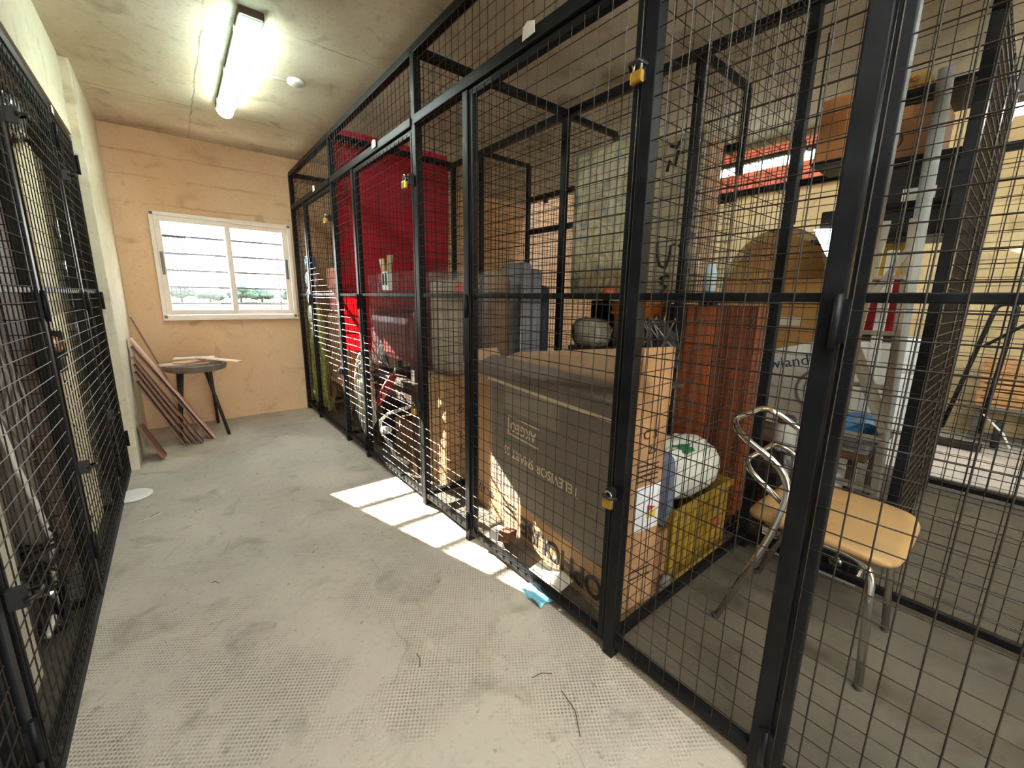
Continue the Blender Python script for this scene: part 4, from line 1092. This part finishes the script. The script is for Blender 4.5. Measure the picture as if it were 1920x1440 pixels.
bl = MB().grid(lambda u, v: (2.95+.18*u, .40+.36*v, .50+.06*math.sin(v*3+.4)+.035*math.sin(u*6+v*9)+.05*v*u), 12, 16)
single('blue_polythene', bl, mat('blue_film', rgb(64, 134, 190), .3, 0, .3, 6), 'crumpled blue plastic wrap in front of the white carton', 'wrapper', (3.04, .58, .46), solid=.03)
single('silver_tray', MB().box((2.9, .44, .426), (3.12, .62, .485)), mat('grey_tin', rgb(150, 150, 152), .4, .3), 'grey box under the blue plastic wrap', 'box', bevel=.01)
single('blue_carton', MB().box((2.74, .68, 0), (2.84, .88, .40)), mat('navy_white_box', rgb(60, 90, 150), .5), 'upright navy blue box behind the chair loops', 'box', bevel=.004)
sk = MB().blob((3.1, .66, .15), (.11, .13, .14), .75, .14, 3, 21, fold=.15)
single('white_sack', sk, mat('white_sack', rgb(210, 206, 192), .7, 0, .1, 8, .6, 12), 'crumpled white sack under the brown table', 'sack')
single('black_sack', MB().blob((2.5, .72, .24), (.12, .1, .235), .7, .14, 3, 17, fold=.2), mat('bin_bag', rgb(28, 28, 30), .3, 0, .2, 8, .6, 14), 'black plastic sack on the floor seen through the chair loops', 'sack')
gl = thing('grey_canister', 'grey plastic canister with a dark lid on the black sack', 'canister', (2.5, .73, .46))
MB().lathe([(.05, 0), (.06, .02), (.06, .13), (.04, .16)], (2.5, .73, .46), 20).build('body', mat('grey_plastic', rgb(150, 148, 140), .5), gl)
MB().lathe([(.042, 0), (.042, .03), (.03, .04)], (2.5, .73, .62), 20).build('lid', blackp, gl)
# step ladder
ld = thing('step_ladder', 'aluminium step ladder folded beside the red and yellow bin', 'ladder', (2.95, .45, 0))
alu = mat('ladder_aluminium', rgb(168, 162, 146), .4, .6, .1, 10)
la = ((2.80, .62, 0), (2.83, .53, 1.66)), ((2.80, .36, 0), (2.83, .43, 1.66))
for a, b in la: MB().bar(a, b, .034, .02, (1, 0, 0)).build('stile', alu, ld, bevel=.003)
for k in range(1, 6):
    t_ = k/6
    a = Vector(la[0][0]).lerp(Vector(la[0][1]), t_); b = Vector(la[1][0]).lerp(Vector(la[1][1]), t_)
    MB().bar(a, b, .06, .02).build('step', alu, ld, bevel=.002)
MB().bar((2.795, .60, 1.14), (2.80, .42, 1.52), .03, .012, (1, 0, 0)).build('brace', alu, ld)
MB().bar((2.795, .60, 1.14), (2.79, .38, .66), .03, .012, (1, 0, 0)).build('brace', alu, ld)
MB().bar((2.78, .60, 1.08), (2.775, .38, .60), .03, .012, (1, 0, 0)).build('brace', alu, ld)
bn = thing('red_bin', 'red bin with a mustard yellow hood on top of the white carton, behind the ladder', 'bin', (3.42, .62, 1.06))
MB().box((3.29, .48, 1.032), (3.57, .73, 1.06)).build('base', blackp, bn, bevel=.005)
MB().box((3.3, .49, 1.06), (3.56, .72, 1.40)).build('body', mat('red_plastic', rgb(140, 20, 26), .45), bn, bevel=.015)
MB().add([(3.3,.49,1.40),(3.56,.49,1.40),(3.56,.72,1.40),(3.3,.72,1.40),(3.36,.53,1.60),(3.54,.53,1.60),(3.54,.71,1.60),(3.36,.71,1.60)], [(3,2,1,0),(4,5,6,7),(0,1,5,4),(1,2,6,5),(2,3,7,6),(3,0,4,7)]).build('hood', mat('mustard_plastic', rgb(186, 148, 44), .5), bn, bevel=.01)
wl2 = thing('white_board_strip', 'narrow white plank upright between the bin and the grey pipe', 'board', (3.2, .535, 0))
MB().box((3.18, .52, .03), (3.2, .57, 1.55)).build('plank', white_p, wl2, bevel=.003)
MB().box((3.175, .518, 0), (3.205, .572, .03)).build('foot', blackp, wl2)
single('grey_pipe', MB().tube([(2.95, .39, .0), (2.9, .43, 2.32)], .03, 14), mat('pvc_grey', rgb(150, 154, 150), .5, 0, .05, 5), 'thick grey plastic pipe leaning upright by the shelf rack', 'pipe')
# shelf rack
rk = thing('shelf_rack', 'dark steel shelf rack hung from the ceiling, loaded with brown and black cartons', 'shelf', (3.38, .56, 1.6))
for x in (3.17, 3.6):
    for y in (.33, .79):
        MB().box((x-.015, y-.015, 1.6), (x+.015, y+.015, CZ)).build('upright', steel, rk, bevel=.002)
for z in (1.64, 1.80, 2.03, 2.36):
    MB().box((3.15, .315, z-.022), (3.62, .94 if z < 1.7 else .805, z)).build('shelf_board', steel, rk, bevel=.002)
rb = carton('cardboard_box', 'brown carton with a round print, upper shelf of the dark rack', (3.36, .6, 2.032), .34, .30, .26, 0, card_d)
MB().tube([(3.188, .64+.045*math.cos(2*PI*i/24), 2.13+.045*math.sin(2*PI*i/24)) for i in range(24)], .003, 5, closed=True).tube([(3.188, .66, 2.11), (3.188, .64, 2.15), (3.188, .62, 2.12)], .003, 5).build('round_print', ink, rb)
carton('cardboard_box', 'black carton on the middle shelf of the rack', (3.38, .56, 1.802), .36, .40, .19, 0, blackp, blackp)
wlb = single('white_label_box', MB().box((3.165, .42, 1.802), (3.18, .55, 1.865)), white_p, 'white printed label card propped at the front of the middle shelf', 'card')
carton('cardboard_box', 'flat black carton on the lowest shelf of the rack', (3.38, .56, 1.642), .36, .40, .11, 0, blackp, blackp)
single('folded_card', MB().prism([(-.09, 0), (.10, 0), (.06, .09), (-.04, .10)], Mx((3.25, .6, 2.362), (0, -1, 0), (0, 0, 1), (-1, 0, 0)), .03), mat('striped_ochre', rgb(206, 160, 84), .7, col2=rgb(120, 74, 30), scale=14, thr=(.45, .55)), 'small ochre striped packet on the top shelf of the rack', 'packet')
bx = carton('cardboard_box', 'brown carton hung high between the round board and the rack', (2.95, .82, 2.0), .28, .12, .30, 0, mat('amber_card', rgb(150, 100, 52), .8))
single('carton_hanger', MB().box((2.80, .755, 1.982), (3.12, .89, 1.998)).tube([(2.80, .895, 1.99), (2.80, .895, CZ)], .004, 6).tube([(3.11, .75, 1.99), (3.11, .75, CZ)], .004, 6), steel, 'thin steel tray hung on rods carrying the high brown carton', 'bracket')
# second aisle
ht = thing('hand_truck', 'black tubular hand truck with two wheels parked before the pale back wall', 'hand truck', (5.6, .15, 0))
bt_ = mat('black_tube', rgb(30, 30, 32), .35, .4)
MB().tube(fillet([(5.55, .36, .12), (5.62, .20, 1.27), (5.62, .08, 1.27), (5.55, .12, .12)], .06), .018, 10).build('frame', bt_, ht)
for z in (.35, .62, .9):
    k = (z-.12)/1.15
    MB().tube([(5.55+.07*k, .36-.16*k, z), (5.55+.07*k, .12-.04*k, z)], .012, 8).build('crossbar', bt_, ht)
MB().tube([(5.58, .22, .9), (5.5, -.1, 1.22)], .014, 8).build('handle', bt_, ht)
MB().box((5.30, .08, .01), (5.55, .40, .025)).build('toe_plate', bt_, ht, bevel=.003)
for y in (.02, .42):
    wh = MB().lathe([(.04, -.02), (.11, -.022), (.125, -.012), (.125, .012), (.11, .022), (.04, .02)], (5.62, y, .125), 24, Matrix.Rotation(PI/2, 4, 'X')).build('wheel', mat('tyre', rgb(36, 34, 34), .8), ht)
MB().tube([(5.55, .12, .3), (5.4, -.02, .18), (5.36, -.1, .02)], .008, 6).build('cable', white_p, ht)
def crate(label, o, sx, sy, sz):
    x, y, z = o
    t = thing('wooden_crate', label, 'crate', (x, y, z), 'slatted fruit crates')
    for k in range(3):
        zz = z+sz*(.04+.32*k)
        for yy in (y-sy/2, y+sy/2-.008):
            MB().box((x-sx/2, yy, zz), (x+sx/2, yy+.008, zz+sz*.26)).build('slat', wood_lt, t)
        for xx in (x-sx/2+.008, x+sx/2-.016):
            MB().box((xx, y-sy/2+.009, zz), (xx+.008, y+sy/2-.009, zz+sz*.26)).build('slat', wood_lt, t)
    for xx in (x-sx/2+.016, x+sx/2-.04):
        for yy in (y-sy/2+.01, y+sy/2-.034):
            MB().box((xx, yy, z), (xx+.024, yy+.024, z+sz)).build('corner_post', wood_lt, t)
    MB().box((x-sx/2+.01, y-sy/2+.01, z), (x+sx/2-.01, y+sy/2-.01, z+.01)).build('base_board', wood_lt, t)
crate('lower wooden fruit crate at the right edge by the back wall', (5.9, -.05, .34), .26, .5, .22)
crate('upper wooden fruit crate stacked at the right edge by the back wall', (5.9, -.05, .565), .26, .5, .22)
single('grey_bench', MB().box((5.78, -.32, 0), (6.04, .2, .04)).box((5.76, -.32, .30), (6.04, .2, .335)).box((5.80, -.30, .04), (6.02, -.26, .30)).box((5.80, .14, .04), (6.02, .18, .30)), mat('bench_grey', rgb(120, 118, 112), .8), 'low grey bench under the wooden crates', 'bench', bevel=.004)
single('white_fridge', MB().box((5.4, .5, .02), (5.9, .98, .93)).box((5.385, .52, .05), (5.4, .96, .60)).box((5.385, .52, .62), (5.4, .96, .91)), mat('enamel', rgb(214, 216, 214), .3), 'white box appliance by the back wall, half hidden by the dark mesh', 'appliance', bevel=.012)

# ------------------------------------------------------------------ inside the left-hand cages
crm = mat('cream_board', rgb(236, 224, 188), .65, 0, .08, 5)
for k, (y, lb) in enumerate(((3.06, 'farthest of the cream boards standing in the left cage'), (2.975, 'cream board second from the far end in the left cage'), (2.89, 'drilled cream board third from the far end in the left cage'), (2.805, 'nearest of the cream boards standing in the left cage'))):
    t = thing('cream_board', lb, 'board', (-.445, y, .035), 'cream boards in the left-hand cage')
    MB().box((-.465, y-.039, .038), (-.435, y+.039, 1.92-.03*k)).build('board', crm, t, bevel=.003)
    for z in (.5, .72, .95):
        MB().lathe([(.006, 0), (.006, .002)], (-.435, y, z+.04*k), 10, Matrix.Rotation(PI/2, 4, 'Y')).build('hole', ink, t)
foil = mat('silver_foil', rgb(186, 190, 196), .25, .7, .2, 20, .8, 30)
single('foil_sheet', MB().grid(lambda u, v: (-.435+.02*noise.noise(Vector((u*5, v*14, 1))), 3.38+.17*u+.02*math.sin(v*12), .55+1.25*v), 8, 50), foil, 'crumpled silver foil hanging behind the left cage door', 'foil', (-.435, 3.45, .55), solid=.01)
single('foil_wad', MB().blob((-.46, 2.93, 2.0), (.04, .14, .08), .8, .2, 4, 3, fold=.2), foil, 'crumpled silver foil on top of the cream boards', 'foil')
nav = mat('navy_cover', rgb(26, 32, 44), .8, 0, .2, 5)
for y0, yl, lb in ((2.76, .42, 'dark navy cloth hung behind the cream boards'), (3.26, .53, 'dark navy cloth hung behind the silver foil, by the wall end')):
    single('dark_cover', MB().grid(lambda u, v: (-.66+.03*math.sin(u*11+y0)+.02*noise.noise(Vector((u*3, v*5, y0))), y0+yl*u, .04+1.95*v), 24, 20), nav, lb, 'cover', (-.66, y0+yl/2, .04), solid=.03)
single('olive_board', MB().box((-.55, 3.42, .04), (-.50, 3.78, 2.0)), mat('olive_board', rgb(122, 112, 88), .8), 'grey-olive board standing behind the left cage door nearest the wall end', 'board', bevel=.004)
bb = thing('brown_wardrobe', 'dark brown wooden wardrobe side standing in the left cage before the cream boards', 'wardrobe', (-.8, 2.55, .02))
MB().box((-1.1, 2.32, .02), (-.50, 2.72, 1.95)).build('body', mat('umber_wood', rgb(74, 50, 34), .6, 0, .25, 5, stretch=(6, 6, 1)), bb, bevel=.006)
MB().box((-.498, 2.34, .06), (-.488, 2.70, 1.9)).build('door', MATS['umber_wood'], bb, bevel=.003)
kn = thing('copper_pot', 'round copper-coloured pot base in a dark holder beside the cream boards', 'pot', (-.44, 2.70, .95))
MB().lathe([(.02, 0), (.04, .008), (.045, .03), (.036, .05), (.001, .056)], (-.44, 2.70, 1.02), 20, Matrix.Rotation(-PI/2, 4, 'X')).build('pot', mat('copper', rgb(196, 160, 140), .3, .8), kn)
MB().box((-.487, 2.65, .90), (-.41, 2.755, .965)).box((-.487, 2.71, .965), (-.40, 2.755, 1.08)).build('holder', blackp, kn, bevel=.004)
for k, (x, y, r, h, lb) in enumerate(((-.50, 2.15, .045, 1.35, 'tall grey plastic tube, farther of two in the left cage'), (-.56, 2.02, .055, 1.2, 'thicker grey tube, nearer of two in the left cage'))):
    single('grey_tube', MB().tube([(x, y, .036), (x, y+.03, h)], r, 14), mat('grey_sleeve', rgb(118, 112, 102), .7, 0, .15, 6), lb, 'tube')
wp = thing('white_cabinet', 'white panel-sided cabinet standing at the left edge of the picture', 'cabinet', (-.78, 1.45, .0))
MB().box((-1.1, 1.31, .06), (-.455, 1.76, .92)).build('body', mat('white_enamel', rgb(214, 210, 198), .45), wp, bevel=.008)
MB().box((-1.08, 1.33, 0), (-.475, 1.74, .06)).build('plinth', blackp, wp)
MB().box((-.453, 1.32, .08), (-.445, 1.75, .9)).build('door', MATS['white_enamel'], wp, bevel=.003)
single('white_cable', MB().tube([(-.47, 1.95, .93), (-.46, 2.0, .7), (-.45, 2.08, .5), (-.45, 2.14, .36), (-.46, 2.12, .2), (-.47, 2.06, .08), (-.48, 2.0, .05)], .009, 6), white_p, 'white cable looping down beside the white cabinet', 'cable')
wt = MB(); random.seed(5)
for k in range(8):
    b = Vector((-.52+random.uniform(-.04, .06), 2.08+random.uniform(-.08, .08), .2))
    pts = [b+Vector((.06*math.sin(i*1.3+k), .07*math.cos(i*1.1+k*2), .05*math.sin(i*.9+k*3)+.02*i)) for i in range(10)]
    wt.tube(pts, .006, 5)
single('black_cables', wt, blackp, 'tangle of black cables above the chrome box in the left cage', 'cable')
tr_ = thing('chrome_toaster', 'small chrome appliance on the floor of the left cage', 'appliance', (-.52, 2.13, .036))
MB().box((-.60, 2.06, .05), (-.45, 2.18, .19)).build('body', chrome, tr_, bevel=.015)
MB().box((-.61, 2.05, .036), (-.44, 2.19, .052)).build('base', blackp, tr_, bevel=.003)
wt = MB()
for i in range(4):
    wt.tube([(-.47, 2.74+.04*i, .04), (-.44, 2.76+.04*i, .16), (-.47, 2.80+.03*i, .22)], .008, 6)
single('wrought_iron', wt.blob((-.5, 2.78, .1), (.03, .06, .06), .8, .2, 4, 2), blackp, 'black iron scrap at the foot of the cream boards', 'scrap')
wt = MB(); random.seed(9)
for k in range(6):
    z = 1.15+.08*random.uniform(-1, 1)
    wt.tube([(-.46, 1.92+.04*k, z), (-.43, 1.98+.03*k, z-.12-.03*k), (-.46, 1.95+.05*k, z-.25-.04*k), (-.44, 2.05+.02*k, z-.4)], .004, 5)
single('loose_wires', wt, mat('grey_flex', rgb(160, 156, 148), .5), 'loose grey wires hanging in front of the brown wardrobe, left edge', 'wire', (-.45, 2.0, .7))
